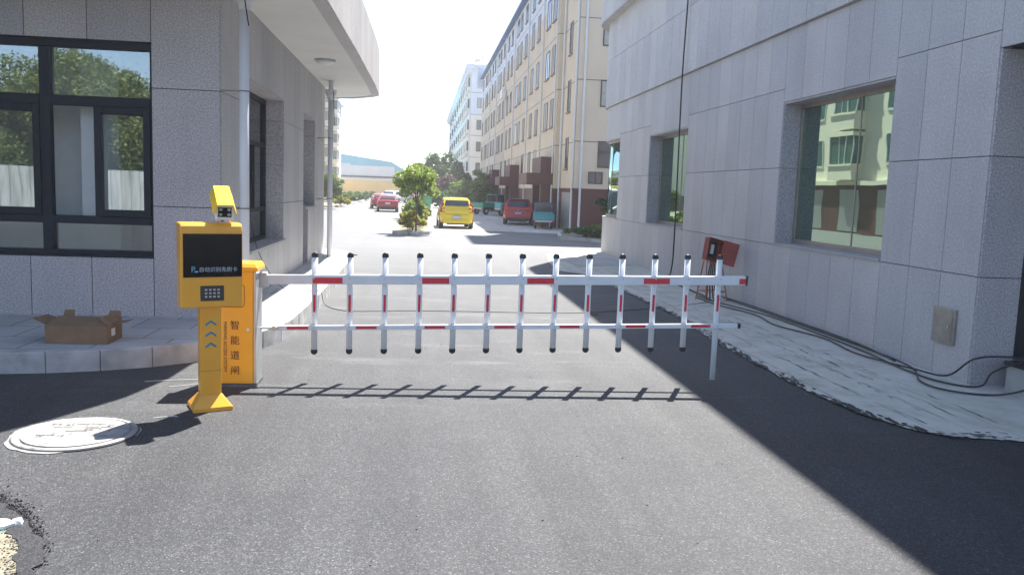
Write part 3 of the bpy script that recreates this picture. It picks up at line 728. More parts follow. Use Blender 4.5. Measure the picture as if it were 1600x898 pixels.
q = MB(); zz = zl_at(-1.3); q.tube([(-1.40, AY-.02, zz), (-1.24, AY-.02, zz)], .010, 10); q.tube([(-1.27, AY-.04, zz), (-1.27, AY+.02, zz)], .022, 10); q.box(-1.275, -1.235, AY-.03, AY-.01, zz-.014, zz+.014); Bm(q, 'pivot_rod', 'aluminium', LOW, 'thin steel pivot rod of the lower rail')
for x0, x1 in ((-.94, -.68), (.02, .26), (.965, 1.21), (2.045, 2.29), (2.955, 3.018)):
    q = MB(); beam(q, x0, x1, lambda x: z_at(x)-.006, .052, AY-.0245, AY-.0225); Bm(q, 'reflector', 'reflector_red', ARM)
for x0 in (-1.15, -.55, .06, .69, 1.29, 1.91, 2.53):
    q = MB(); beam(q, x0-.01, x0+.175, zl_at, .024, AY-.0185, AY-.0165); Bm(q, 'reflector', 'reflector_red', LOW)
def picket(x, zb, zt, parent, foot=False):
    # rounded rectangular tube, in two lengths each side of arm
    pk = MB(); w, d = .027, .014; k = 12
    yb = AY+.037
    pr = [(w*math.copysign(abs(math.cos(a))**.6, math.cos(a)), d*math.copysign(abs(math.sin(a))**.8, math.sin(a))) for a in [2*math.pi*(i+.5)/k for i in range(k)]]
    pk.prism([(x+a, yb+b_-.001) for a, b_ in pr], zb, zt)
    o = Bm(pk, 'picket', 'white_paint', BG, 'long end picket reaching almost to the asphalt' if foot else None)
    for i, pl in enumerate(o.data.polygons): pl.use_smooth = len(pl.vertices) == 4
    for z, s in ((zt, 1),)+(() if foot else ((zb, -1),)):
        c = MB(); L_ = [(1.10, -.012), (1.10, .012), (.95, .022), (.6, .031), (.2, .035)]
        rings = []
        for sc, h in L_:
            i = len(c.v); c.v += [(x+a*sc, yb+b_*sc, z+s*h) for a, b_ in pr]; rings.append(i)
        for A, B_ in zip(rings, rings[1:]):
            for j in range(k): j2 = (j+1) % k; c.f.append((A+j, A+j2, B_+j2, B_+j) if s > 0 else (A+j2, A+j, B_+j, B_+j2)); c.mi.append(0)
        c.f.append(tuple(rings[-1]+j for j in range(k))); c.mi.append(0)
        Bm(c, 'cap', 'rubber_black', o, smooth=True)
    r_ = MB(); zc = .50*(z_at(x)+zl_at(x))-.002; r_.box(x-.011, x+.011, yb-.0175, yb-.0155, zc-.078, zc+.078); Bm(r_, 'reflector', 'reflector_red', o)
    s_ = MB(); s_.tube([(x, AY-.022, z_at(x)+.012), (x, AY-.028, z_at(x)+.012)], .007, 8); Bm(s_, 'bolt', 'aluminium', o); s_ = MB(); s_.tube([(x, AY-.016, zl_at(x)), (x, AY-.022, zl_at(x))], .007, 8); Bm(s_, 'bolt', 'aluminium', o)
for i in range(13):
    x = -.928+.3087*i
    z0_, z1_ = z_at(x)-.645, z_at(x)+.205
    if i == 12: picket(x, .045, z1_, BG, True)
    else: picket(x, z0_, z1_, BG)

# ---------------------------------------------------------------- payment kiosk
KI = empty('parking_kiosk', (-1.60, 6.53, 0), 'yellow number plate reader kiosk with black screen and keypad on a post', 'kiosk', R(24))
def K(mb, name, mat, parent=KI, label=None, bevel=0, **k): return mb.build(name, mat, parent, label, bevel, **k)
q = MB(); q.box(-.145, .145, -.14, .14, 0, .028); q.hexa([(-.145, -.14, .028), (.145, -.14, .028), (.145, .14, .028), (-.145, .14, .028), (-.082, -.062, .115), (.082, -.062, .115), (.082, .062, .115), (-.082, .062, .115)]); K(q, 'base', 'yellow_paint', bevel=.004)
q = MB(); q.box(-.077, .077, -.055, .055, .10, .84); PO = K(q, 'post', 'yellow_paint', bevel=.008)
for sx_, sy_ in ((-.12, -.115), (.12, -.115)): q = MB(); q.tube([(sx_, sy_, .028), (sx_, sy_, .04)], .010, 6); K(q, 'anchor_bolt', 'aluminium')
q = MB(); q.box(-.0775, .0775, -.0556, -.055, .30, .3025); K(q, 'panel_seam', 'debris_grey', PO)
for z in (.505, .590, .675):
    q = MB()
    for s in (-1, 1):
        q.hexa([(0, -.0575, z), (s*.04, -.0575, z-.028), (s*.04, -.055, z-.028), (0, -.055, z), (0, -.0575, z+.018), (s*.04, -.0575, z-.010), (s*.04, -.055, z-.010), (0, -.055, z+.018)])
    fixnormals(K(q, 'chevron', 'print_blue', PO))
q = MB(); hw = .225
pr = [(-.115, .80), (.06, .80), (.06, 1.435), (-.06, 1.435), (-.085, 1.43), (-.103, 1.41), (-.115, 1.375)]
i = 0; q.v = [(-hw, y, z) for y, z in pr]+[(hw, y, z) for y, z in pr]; k = len(pr)
q.f = [tuple(range(k)), tuple(reversed(range(k, 2*k)))]+[(j, j+k, (j+1) % k+k, (j+1) % k) for j in range(k)]; q.mi = [0]*len(q.f)
HD = fixnormals(K(q, 'head', 'yellow_paint', bevel=.012, seg=3))
q = MB(); q.box(-.205, .218, -.1185, -.1155, 1.03, 1.355); SC = K(q, 'screen', 'screen_black', HD, 'black glossy display with pale lettering')
text_mesh('lettering', '自动识别免刷卡', .040, 'print_grey', HD, Matrix.Translation((.045, -.1187, 1.085)) @ FRONT, .0006, label='pale line of characters on the black screen')
text_mesh('parking_symbol', 'P', .060, 'print_cyan', HD, Matrix.Translation((-.135, -.1187, 1.088)) @ FRONT, .0008, label='pale blue letter P on the black screen')
q = MB(); q.box(-.125, -.10, -.119, -.118, 1.066, 1.078); K(q, 'symbol_mark', 'print_cyan', HD)
q = MB(); q.box(-.085, .085, -.121, -.1145, .85, .965); KP = K(q, 'keypad', 'keypad_black', HD, bevel=.003)
for r_ in range(3):
    for c in range(4):
        q = MB(); x = -.045+c*.03; z = .935-r_*.026; q.box(x-.009, x+.009, -.125, -.1205, z-.007, z+.007); K(q, 'key', 'key_metal', KP, bevel=.002)
# camera in a hood on top
CM = bpy.data.objects.new('camera_unit', None); COL.objects.link(CM); CM.parent = KI; CM.location = (.11, .03, 1.575); CM.rotation_euler = (R(21), 0, R(-6))
CM.scale = (1.14, 1.0, 1.1); CM.empty_display_size = .05
q = MB(); q.box(-.058, .058, -.15, .15, -.068, .045); K(q, 'housing', 'camera_white', CM, bevel=.008)
hood = [(-.075, -.01), (-.05, .062), (.05, .062), (.075, -.01), (.068, -.01), (.046, .055), (-.046, .055), (-.068, -.01)]
q = MB(); k = 8; q.v = [(x, -.185, z) for x, z in hood]+[(x, .20, z) for x, z in hood]
q.f = [(0, 1, 6, 7), (1, 2, 5, 6), (2, 3, 4, 5), (8, 15, 14, 9), (9, 14, 13, 10), (10, 13, 12, 11)]+[(j, j+8, (j+1) % 8+8, (j+1) % 8) for j in range(8)]; q.mi = [0]*len(q.f)
fixnormals(K(q, 'hood', 'yellow_hood', CM))
q = MB(); q.box(-.042, .042, -.1525, -.1495, -.040, .030); K(q, 'lens_window', 'screen_black', CM)
for x in (-.026, .026):
    for z in (-.021, .016):
        q = MB(); q.tube([(x, -.1525, z), (x, -.156, z)], .011, 12); K(q, 'infrared_lamp', 'key_metal', CM)
q = MB(); q.box(-.05, -.038, -.02, .02, -.13, -.05); q.box(.038, .05, -.02, .02, -.13, -.05); q.box(-.05, .05, -.02, .02, -.135, -.125)
br_ = K(q, 'bracket', 'camera_white', KI); br_.location = (.11, 0.01, 1.565)
q = MB(); q.tube([(.10, .02, 1.52), (.12, .03, 1.49), (.11, .02, 1.455), (.09, .01, 1.43)], .008, 8); K(q, 'camera_cable', 'cable_black', KI)

# ---------------------------------------------------------------- manhole
MH = empty('manhole_cover', (-2.30, 5.79, -.014), 'round pale concrete manhole cover set in the asphalt before the kiosk', 'manhole')
q = MB(); 
ring = [(.405*(1+.035*math.sin(3*a+1)+.02*math.sin(7*a)+.012*math.sin(17*a+2)), a) for a in [2*math.pi*i/48 for i in range(48)]]
q.prism([(r_*math.cos(a)-.02, r_*math.sin(a)) for r_, a in ring], 0, .020); q.build('cement_collar', 'manhole_concrete', MH)
q = MB(); q.lathe([(.385, .0), (.385, .028), (.375, .033), (.35, .033), (.345, .024), (.335, .024), (.33, .036), (.001, .038)], (0, 0, 0), 48); q.build('cover', 'manhole_concrete', MH)
q = MB(); q.lathe([(.394, .010), (.394, .0225), (.384, .0225), (.384, .010)], (0, 0, 0), 48); q.build('gap_ring', 'joint_dark', MH)
q = MB()
q.box(-.07, .07, -.008, .008, .037, .0405)
random.seed(3)
for _ in range(46):
    x = random.uniform(-.22, .22); y = random.choice([.04, .07, .11, .15, .18, -.06, -.1])+random.uniform(-.008, .008); 
    if random.random() < .5: q.box(x-.03, x+.03, y-.003, y+.003, .037, .0402)
    else: q.box(x-.004, x+.004, y-.02, y+.02, .037, .0404)
tag(q.build('worn_marks', 'debris_grey', MH), None, None, kind='stuff')

# ---------------------------------------------------------------- cardboard box
CX = empty('cardboard_box', (-3.46, 8.06, .19), 'open brown cardboard box with raised flaps on the left pavement', 'box', R(-1))
w_, d_, h_ = .56, .37, .17; t_ = .006
q = MB(); q.box(0, w_, 0, t_, 0, h_); q.box(0, w_, d_-t_, d_, 0, h_); q.box(0, t_, t_, d_-t_, 0, h_); q.box(w_-t_, w_, t_, d_-t_, 0, h_); q.box(t_, w_-t_, t_, d_-t_, 0, t_)
q.build('carton', 'cardboard', CX)
def flap(p0, p1, p2, p3, mat='cardboard', th=.005):
    p0, p1, p2, p3 = map(Vector, (p0, p1, p2, p3)); nn = (p1-p0).cross(p3-p0).normalized()*th
    q = MB(); q.hexa([p0, p1, p2, p3, p0+nn, p1+nn, p2+nn, p3+nn]); return fixnormals(q.build('flap', mat, CX))
flap((0.01, 0, h_+.001), (w_-.01, 0, h_+.001), (w_-.07, .17, h_+.06), (.06, .17, h_+.06), 'cardboard_inside')
flap((0, d_, h_+.001), (.12, d_, h_+.001), (.11, d_+.03, h_+.09), (.02, d_+.03, h_+.09))
flap((w_-.14, d_, h_+.001), (w_-.0, d_, h_+.001), (w_-.02, d_+.03, h_+.09), (w_-.12, d_+.03, h_+.09))
flap((0, .02, h_+.002), (0, d_-.02, h_+.002), (-.11, d_-.05, h_+.05), (-.13, .06, h_+.05))
flap((w_, .02, h_+.002), (w_, d_-.02, h_+.002), (w_-.09, d_-.06, h_+.065), (w_-.10, .06, h_+.065))
flap((w_+.001, .12, h_+.001), (w_+.001, d_, h_+.001), (w_+.12, d_-.03, h_+.02), (w_+.12, .16, h_+.02))
q = MB(); q.box(w_, w_+.0015, .10, .19, .06, .13); q.build('shipping_label', 'paper_white', CX)
q = MB()
for x in (.04, .16, .30, .43): q.box(x, x+.07, -.0012, 0, .035, .038); q.box(x, x+.07, -.0012, 0, .11, .113); q.box(x, x+.003, -.0012, 0, .038, .11)
q.build('print', 'cardboard_inside', CX)

# ---------------------------------------------------------------- litter, wires
q = MB(); pts = [(-.16, .0), (-.05, .055), (.03, .045), (.085, .0), (.05, -.05), (-.06, -.07), (-.16, -.06)]
q.prism(pts, .008, .028); LT = tag(q.build('milk_carton', 'paper_white', bevel=.004), 'flattened white and teal drink carton lying on the sand', 'litter'); LT.location = (-2.06, 4.22, .0)
q = MB(); q.prism([(-.10, .028), (-.05, .05), (-.01, .046), (-.02, -.055), (-.06, -.062), (-.11, -.06)], .0285, .0315); q.build('teal_print', 'packing_teal', LT)
q = MB(); q.prism([(x*1.03, y*1.08-.004) for x, y in pts], .0, .008); q.build('rim', 'truck_green', LT)
q = MB(); q.hexa([(.06, .0, .01), (.11, .012, .008), (.10, .05, .012), (.055, .045, .014), (.065, .008, .034), (.10, .016, .026), (.095, .04, .038), (.06, .04, .030)]); q.build('crumpled_tip', 'paper_white', LT)

def wire(name, pts, r, mat, label, cat='cable', group=None, sub=6, n_=8):
    P = [Vector(p) for p in pts]; out = []
    for i in range(len(P)-1):
        p0, p1, p2, p3 = P[max(i-1, 0)], P[i], P[i+1], P[min(i+2, len(P)-1)]
        for k in range(sub):
            t = k/sub; out.append(.5*((2*p1)+(p2-p0)*t+(2*p0-5*p1+4*p2-p3)*t*t+(3*p1-p0-3*p2+p3)*t**3))
    out.append(P[-1]); q = MB(); q.tube(out, r, n_); return tag(q.build(name, mat, smooth=True), label, cat, group)
wire('straw_strand', [(-2.35, 7.36, .004), (-2.0, 7.42, .01), (-1.8, 7.4, .012), (-1.6, 7.36, .006)], .003, 'straw_wire', 'longer pale twine strand on dark asphalt left of the kiosk', 'twine')
wire('straw_strand', [(-2.1, 7.17, .004), (-1.95, 7.22, .01), (-1.82, 7.3, .012), (-1.76, 7.36, .005)], .0025, 'straw_wire', 'shorter pale twine strand nearer the kiosk base', 'twine')
wire('straw_strand', [(-1.93, 6.2, .004), (-1.84, 6.23, .008), (-1.76, 6.25, .004)], .003, 'straw_wire', 'tiny pale twine scrap beside the manhole cover', 'twine')
wire('thin_wire', [(-2.52, 12.9, 1.9), (-2.4, 12.1, 1.3), (-2.22, 11.75, .8), (-2.1, 12.2, .4), (-1.9, 12.3, .195), (-1.6, 12.3, .2), (-1.44, 12.3, .192), (-1.38, 12.25, .03), (-1.2, 11.9, .006), (-.9, 11.7, .006), (-.2, 11.85, .006), (.6, 11.9, .006), (1.5, 11.9, .006), (2.4, 12.0, .006), (3.6, 12.6, .006), (4.8, 13.4, .02)], .005, 'cable_black', 'thin black wire drooping from the side window and lying across the road')
wire('wall_cable', [(5.30, 17.0, 9.0), (5.30, 17.05, 6), (5.27, 17.05, 4.2), (5.29, 17.05, 2.2), (5.28, 17.0, .5), (5.2, 16.9, .04), (5.1, 16, .03), (5.05, 15.0, .03), (5.0, 14.2, .04), (4.95, 13.7, .03)], .016, 'cable_black', 'black cable hanging straight down the right granite wall')
gp = 'black cables along the foot of the right wall'
wire('ground_cable', [(4.9, 14.2, .03), (5.0, 13.2, .03), (5.2, 12.0, .035), (5.25, 10.5, .03), (5.22, 9.2, .03), (5.12, 8.2, .03), (5.15, 7.6, .03), (5.4, 7.35, .04), (5.5, 7.3, .2), (5.75, 7.1, .34), (6.3, 6.9, .33), (7.4, 6.7, .32)], .010, 'cable_black', 'thick black cable hugging the wall and climbing onto the step', group=gp)
wire('ground_cable', [(4.8, 14.0, .03), (4.85, 13.0, .03), (5.05, 12.0, .03), (4.95, 11.0, .03), (5.15, 10.0, .03), (5.05, 9.0, .03), (5.2, 8.1, .045), (5.3, 7.7, .07), (5.36, 7.4, .30), (5.6, 7.2, .36), (6.2, 7.1, .33), (7.4, 7.0, .32)], .010, 'cable_black', 'black cable waving away from the wall, looping up over the step', group=gp)
wire('ground_cable', [(5.3, 14.0, .03), (5.34, 12.0, .03), (5.36, 10, .03), (5.3, 8.4, .03), (4.95, 7.6, .03), (5.0, 7.2, .03), (5.35, 7.05, .03), (5.55, 6.9, .12), (5.75, 6.6, .32), (6.4, 6.2, .32)], .010, 'cable_black', 'lowest black cable bending out round the wall corner', group=gp)
wire('ground_cable', [(5.2, 14.2, .06), (5.3, 13.2, .06), (5.36, 11.5, .05), (5.33, 9.6, .06), (5.28, 8.6, .03)], .010, 'cable_black', 'thin upper cable lying tight against the wall foot', group=gp)
q = MB()
random.seed(5)
for _ in range(7):
    a = random.random()*3; x, y = random.gauss(0, .07), random.gauss(0, .09); q.tube([(x, y, .01), (x+.1*math.cos(a), y+.1*math.sin(a), .03), (x+.16*math.cos(a+.6), y+.16*math.sin(a+.6), .012)], .012, 6)
o = tag(q.build('cable_offcuts', 'cable_black'), 'heap of short black scraps on concrete at lower right', 'scraps'); o.location = (5.55, 6.0, .012)
q = MB(); q.prism([(-.06, -.03), (.05, -.045), (.07, .02), (-.02, .05)], 0, .02); o = tag(q.build('rag', 'debris_grey', bevel=.005), 'small dark scrap lying in the shaded road behind the barrier', 'litter'); o.location = (2.55, 11.9, 0)
q = MB(); q.box(-.12, .12, -.05, .05, 0, .03); q.box(-.03, .16, .04, .10, 0, .02); o = tag(q.build('kerb_rubble', 'debris_grey', bevel=.004), 'dark rubble pieces by the far tip of the kerb', 'rubble'); o.location = (-1.75, 21.3, 0)  # plain boxes standing for loose rubble

# ---------------------------------------------------------------- red electrical box on its stand
EB = empty('distribution_box', (4.98, 13.75, 0), 'rusty red electrical box with open door on a thin leaning stand', 'electrical box', R(16))
q = MB()
for a, b_ in (((-.20, -.14, 0), (-.15, -.03, .70)), ((.22, -.16, 0), (.15, -.03, .70)), ((-.20, .16, 0), (-.15, .05, .70)), ((.22, .18, 0), (.15, .05, .70)),
              ((-.18, -.12, .17), (.20, -.13, .17)), ((-.18, .13, .17), (.20, .14, .17)), ((-.15, -.03, .67), (.15, -.03, .67)), ((.2, -.13, .17), (.2, .14, .17)), ((-.18, -.12, .17), (-.18, .13, .17))):
    q.tube([a, b_], .011, 4)
q.build('stand', 'rust_orange', EB)
BX = bpy.data.objects.new('box_unit', None); COL.objects.link(BX); BX.parent = EB; BX.location = (-.02, 0, .69); BX.rotation_euler = (R(-6), R(12), 0); BX.empty_display_size = .05
q = MB(); q.box(-.17, .17, .06, .07, 0, .38); q.box(-.17, -.16, -.06, .06, 0, .38); q.box(.16, .17, -.06, .06, 0, .38); q.box(-.16, .16, -.06, .06, .37, .38); q.box(-.16, .16, -.06, .06, 0, .01); q.build('casing', 'rust_red', BX)
q = MB(); q.box(-.10, .08, .03, .055, .06, .34); q.build('switch_panel', 'cable_black', BX)
q = MB(); q.box(-.06, 0, .01, .03, .12, .28); q.build('breaker', 'paper_white', BX)
q = MB(); q.box(.0, .27, -.008, .008, 0, .40); o = q.build('door', 'rust_red', BX); o.location = (.06, -.10, -.02); o.rotation_euler = (0, R(6), R(-22))
q = MB()
for k in range(4): q.tube([(-.03+.03*k, .02, .72), (-.05+.04*k, .05, .4), (-.12+.08*k, -.05+.02*k, .05), (-.2+.13*k, -.1+.03*k, .02)], .012, 6)
q.build('supply_cables', 'cable_black', EB)

# ---------------------------------------------------------------- vegetation
def leaves(mb_v, mb_f, centers, size, up=.3, elong=1.6):
    n_ = len(centers); a = rng.normal(size=(n_, 3)); a[:, 2] *= .6; a /= np.linalg.norm(a, axis=1)[:, None]
    b_ = np.cross(a, rng.normal(size=(n_, 3))); b_ /= np.linalg.norm(b_, axis=1)[:, None]
    s = size*rng.uniform(.6, 1.3, (n_, 1)); c = np.asarray(centers)
    P = np.stack([c-a*s*elong*.5, c+b_*s*.38-a*s*.05, c+a*s*elong*.5, c-b_*s*.38-a*s*.05], 1).reshape(-1, 3)
    base = len(mb_v); mb_v += [tuple(p) for p in P]; mb_f += [(base+4*i, base+4*i+1, base+4*i+2, base+4*i+3) for i in range(n_)]
def crown_pts(clumps, per):
    out = []
    for (x, y, z, rx, ry, rz) in clumps:
        k = max(12, int(per*rx*ry*rz)) if per < 1e9 else 0
        d = rng.normal(size=(k, 3)); d /= np.linalg.norm(d, axis=1)[:, None]
        r_ = rng.uniform(.25, 1, (k, 1))**.45*(1+rng.normal(0, .10, (k, 1)))
        out.append(np.array([x, y, z])+d*r_*np.array([rx, ry, rz]))
    return np.concatenate(out)
def tree(name, loc, h, cr, trunk_h, label, cat, mat, nclump=16, leaf=.10, per=900, group=None, shape=(1, 1, .8), trunk_r=.05, bare=False, seed=1, parts=('trunk', 'crown'), cone=0):
    global rng
    rng = np.random.default_rng(seed); random.seed(seed)
    T = empty(name, loc, label, cat, group=group)
    cl = []
    zc = trunk_h+(h-trunk_h)*.5
    for i in range(nclump):
        d = rng.normal(size=3); d /= np.linalg.norm(d); r_ = rng.uniform(.25, .95)
        k = cone*max(0, (d[2]*r_))
        x, y, z = d[0]*r_*cr*shape[0]*(1-k), d[1]*r_*cr*shape[1]*(1-k), zc+d[2]*r_*(h-trunk_h)*.46
        rad = cr*rng.uniform(.26, .46)
        cl.append((x, y, z, rad, rad, rad*shape[2]))
    P = crown_pts(cl, per/(cr**3)*14)
    P = P[P[:, 2] > .03]
    V, F = [], []; leaves(V, F, P, leaf)
    me = bpy.data.meshes.new(parts[1]); me.from_pydata(V, [], F); me.materials.append(MATS[mat]); o = bpy.data.objects.new(parts[1], me); COL.objects.link(o); o.parent = T
    q = MB(); top = (rng.normal(0, .05)*cr, 0, trunk_h+(h-trunk_h)*.5)
    q.tube([(0, 0, -.05), (.01, 0, trunk_h*.5), (top[0]*.5, 0, trunk_h), top], trunk_r, 8, trunk_r*.4)
    for c in cl[:10]: q.tube([(top[0]*.4, 0, trunk_h*.9), (c[0]*.4, c[1]*.4, (trunk_h+c[2])*.5), (c[0], c[1], c[2])], trunk_r*.5, 5, trunk_r*.12)
    q.build(parts[0], 'bark', T, smooth=True)
    return T
tree('young_tree', (-.20, 31.9, .1), 2.6, .86, 1.15, 'small bright green tree standing at the near end of the island', 'tree', 'leaf_fresh', 26, .075, 620, shape=(1.1, 1, .7), trunk_r=.035, seed=11)
k = 0
for y, mat, hh, lab, cr in ((32.4, 'leaf_yellow', .75, 'low yellow leaved shrub at the near tip of the island', .55), (33.6, 'leaf_mid', 1.25, 'rounded green shrub directly behind the young tree trunk', .6),
                        (35.4, 'leaf_yellow', .8, 'yellowish shrub in the middle of the island hedge', .6), (37.5, 'leaf_mid', 1.1, 'tall green shrub farther along the island hedge', .62),
                        (40.5, 'leaf_fresh', 1.1, 'pale green shrub near the far half of the island', .62), (45, 'leaf_mid', 1.2, 'dark green shrub towards the far end of the island', .65), (51, 'leaf_yellow', 1.1, 'small yellow green shrub at the far end of the island', .65), (60, 'leaf_mid', 1.2, 'most distant green shrub on the island', .65)):
    tree('island_shrub', (-.33+(k % 2)*.12, y, .1), hh, cr, .08, lab, 'shrub', mat, 12, .085, 420, group='shrubs on the road island', trunk_r=.02, seed=20+k, parts=('stem', 'foliage')); k += 1
tree('young_tree', (.0, 48, .1), 3.4, 1.0, 1.2, 'second bright green tree on the island behind the young one', 'tree', 'leaf_fresh', 16, .13, 300, trunk_r=.05, seed=31)
tree('evergreen_tree', (2.1, 96, 0), 5.9, 2.2, .9, 'dark green tree rising behind the island before the apartment end', 'tree', 'leaf_dark', 22, .26, 420, shape=(1, 1, 1.2), trunk_r=.13, seed=41, cone=.5)
tree('evergreen_tree', (3.9, 92, 0), 4.6, 1.6, .8, 'shorter dark tree right of the tallest dark tree', 'tree', 'leaf_dark', 16, .22, 420, shape=(1, 1, 1.2), trunk_r=.10, seed=42, cone=.5)
tree('plum_tree', (2.4, 78, 0), 3.1, 1.7, .9, 'reddish purple leaved tree beneath the dark trees', 'tree', 'leaf_purple', 16, .18, 380, trunk_r=.09, seed=43)
tree('leafy_bush', (4.0, 70, 0), 3.0, 1.6, .3, 'large light green bush beyond the yellow car', 'bush', 'leaf_mid', 18, .16, 480, trunk_r=.05, seed=44, parts=('stem', 'foliage'))
tree('leafy_bush', (5.4, 74, 0), 4.0, 1.3, .3, 'taller light green bush beside the brown porches', 'bush', 'leaf_fresh', 16, .16, 400, trunk_r=.05, seed=45, parts=('stem', 'foliage'))
tree('leafy_bush', (1.6, 74, 0), 1.7, 1.2, .2, 'low dark bush at the foot of the purple tree', 'bush', 'leaf_dark', 14, .15, 400, trunk_r=.05, seed=46, parts=('stem', 'foliage'))
tree('street_tree', (-6.75, 62, 0), 2.7, 1.25, .5, 'bushy green tree peeping out beside the left gatehouse wall', 'tree', 'leaf_mid', 20, .13, 460, trunk_r=.05, seed=51)
tree('verge_shrub', (-6.4, 68, 0), .9, .75, .05, 'yellow green shrub at the foot of the left bushy tree', 'shrub', 'leaf_yellow', 10, .11, 300, trunk_r=.02, seed=52, parts=('stem', 'foliage'))
k = 0
for x, y, lab in ((-6.75, 82, 'nearest low hedge clump on the left verge'), (-6.7, 92, 'middle low hedge clump on the left verge'), (-6.6, 104, 'third low hedge clump on the left verge'), (-6.3, 116, 'far low hedge clump before the yellow wall')):
    T = tree('verge_hedge', (x-.5, y, .1), .95, 1.0, .05, lab, 'hedge', 'grass', 14, .16, 380, shape=(.8, 4.2, .6), group='low hedges on the left verge', trunk_r=.02, seed=60+k, parts=('stem', 'foliage')); k += 1
k = 0
for x, y, hh, lab in ((6.2, 31.2, .40, 'left low dark plant clump in the corner bed'), (7.2, 31.0, .42, 'middle low dark plant clump in the corner bed'), (8.3, 30.6, .42, 'right low dark plant clump in the corner bed'), (6.9, 33.5, .42, 'rear low dark plant clump in the corner bed')):
    tree('bedding_plant', (x, y, .1), hh, .75, .03, lab, 'plant', 'leaf_dark' if k != 3 else 'leaf_mid', 12, .10, 420, shape=(1.1, 1.3, .35), group='low plants in the corner bed', trunk_r=.02, seed=70+k, parts=('stem', 'foliage')); k += 1
tree('small_shrub', (8.0, 34.2, .1), 1.9, .7, .5, 'dark green shrub standing against the brown wall base', 'shrub', 'leaf_dark', 10, .11, 300, shape=(1.2, .7, .5), trunk_r=.03, seed=75)
# a row of tall trees behind the photographer, seen in the window glass
k = 0
for x, y, h, cr, lab in ((-12.5, -22, 6.2, 3.2, 'nearest of the tall loose trees mirrored in the left windows'), (-16.5, -25, 8.4, 3.6, 'tallest tree mirrored in the left windows'), (-21, -24, 7.0, 3.4, 'leftmost of the tall trees mirrored in the left windows'), (-26, -26, 7.6, 3.6, 'tree at the outer end of the mirrored row'), (-8, -28, 5.0, 2.6, 'lowest tree at the inner end of the mirrored row'), (3, -34, 7, 3.4, 'broad tree behind the photographer across the street'), (12, -30, 8, 3.6, 'broad tree behind the photographer on the right')):
    tree('roadside_tree', (x, y, 0), h, cr, 1.2, lab, 'tree', 'leaf_tall', 26, .13, 2400, group='trees across the street behind the photographer', shape=(1, 1, 1.1), trunk_r=.14, seed=80+k); k += 1
q = MB(); x = -40
while x < 20: q.box(x, x+.19, -17+(.03 if int(x*5) % 2 else 0), -16.96+(.03 if int(x*5) % 2 else 0), 0, 2.05); x += .2
tag(q.build('site_hoarding', 'hoarding_sheet'), 'pale corrugated hoarding across the street mirrored in the left windows', 'hoarding')

# ---------------------------------------------------------------- apartment house on the right
AP = empty('apartment_building', (6.6, 42, 0), 'long cream apartment block with white top storey and brown porches', 'building')
def A_(mb, name, mat, parent=AP, label=None, **k): return mb.build(name, mat, parent, label, matrix=Matrix.Translation((-6.6, -42, 0)), **k)
Z = [1.97, 4.12, 6.88, 9.6, 11.6, 14.3]
q = MB(); q.box(6.6, 18, 42, 97, 1.97, 11.5); q.box(6.9, 18, 37.9, 42, 1.97, 11.5); A_(q, 'cream_wall', 'cream_render')
q = MB(); q.box(6.6, 18, 42, 97, 11.5, 14.1); q.box(6.9, 18, 37.9, 42, 11.5, 18.8); A_(q, 'top_wall', 'white_facade')  # near block raised out of view to lengthen its cast shadow
q = MB(); q.box(6.58, 18, 41.98, 97, 0, 1.97); q.box(6.88, 18, 37.88, 41.98, 0, 1.90); q.box(6.84, 18, 37.84, 42, 1.90, 1.99); A_(q, 'brown_base', 'brown_cladding')
q = MB()
for z in (4.12, 6.88, 9.6, 12.3): q.box(6.594, 6.6, 42, 97, z-.02, z+.02); q.box(6.6, 6.9, 41.994, 42, z-.02, z+.02); q.box(6.894, 6.9, 37.894, 42, z-.02, z+.02); q.box(6.9, 18, 37.894, 37.9, z-.02, z+.02)
A_(q, 'storey_joint', 'window_brown')
q = MB(); q.box(6.4, 18, 37.4, 42.3, 18.8, 19.3); A_(q, 'shadow_roof', 'roof_blue')  # unseen roof added over the raised near block for its shadow
for y0, y1 in ((42.02, 52.5), (53.2, 70), (70.8, 97.2)):
    q = MB(); q.hexa([(6.2, y0, 14.1), (18, y0, 14.1), (18, y1, 14.1), (6.2, y1, 14.1), (6.45, y0, 14.75), (18, y0, 14.75), (18, y1, 14.75), (6.45, y1, 14.75)]); A_(q, 'roof', 'roof_blue')
q = MB(); q.box(5.9, 6.6, 95.5, 97.5, 13.2, 15.2); q.lathe([(.3, 0), (.6, .2), (.6, .6), (.2, .9)], (6.2, 96.5, 15.2), 12); A_(q, 'corner_turret', 'white_facade')
wrnd = random.Random(4); plain('curtain_pale', (.42, .40, .37), .6)
def apt_window(x, y, z, w, h, face, parent, inv, mat='window_brown', pm='glass_dark', name='window'):
    q = MB(); g_ = MB(); t = .05
    if face == 'x':
        q.box(x-.04, x, y, y+w, z, z+t); q.box(x-.04, x, y, y+w, z+h-t, z+h); q.box(x-.04, x, y, y+t, z+t, z+h-t); q.box(x-.04, x, y+w-t, y+w, z+t, z+h-t); q.box(x-.035, x, y+w/2-t/2, y+w/2+t/2, z+t, z+h-t); q.box(x-.10, x, y-.05, y+w+.05, z-.06, z)
        g_.box(x-.02, x-.005, y+t, y+w-t, z+t, z+h-t)
    else:
        q.box(x, x+w, y-.04, y, z, z+t); q.box(x, x+w, y-.04, y, z+h-t, z+h); q.box(x, x+t, y-.04, y, z+t, z+h-t); q.box(x+w-t, x+w, y-.04, y, z+t, z+h-t); q.box(x+w/2-t/2, x+w/2+t/2, y-.035, y, z+t, z+h-t)
        g_.box(x+t, x+w-t, y-.02, y-.005, z+t, z+h-t)
    if wrnd.random() < .3: pm = 'curtain_pale'
    o = q.build(name, mat, parent, matrix=inv); g_.build('pane', pm, o, matrix=inv)
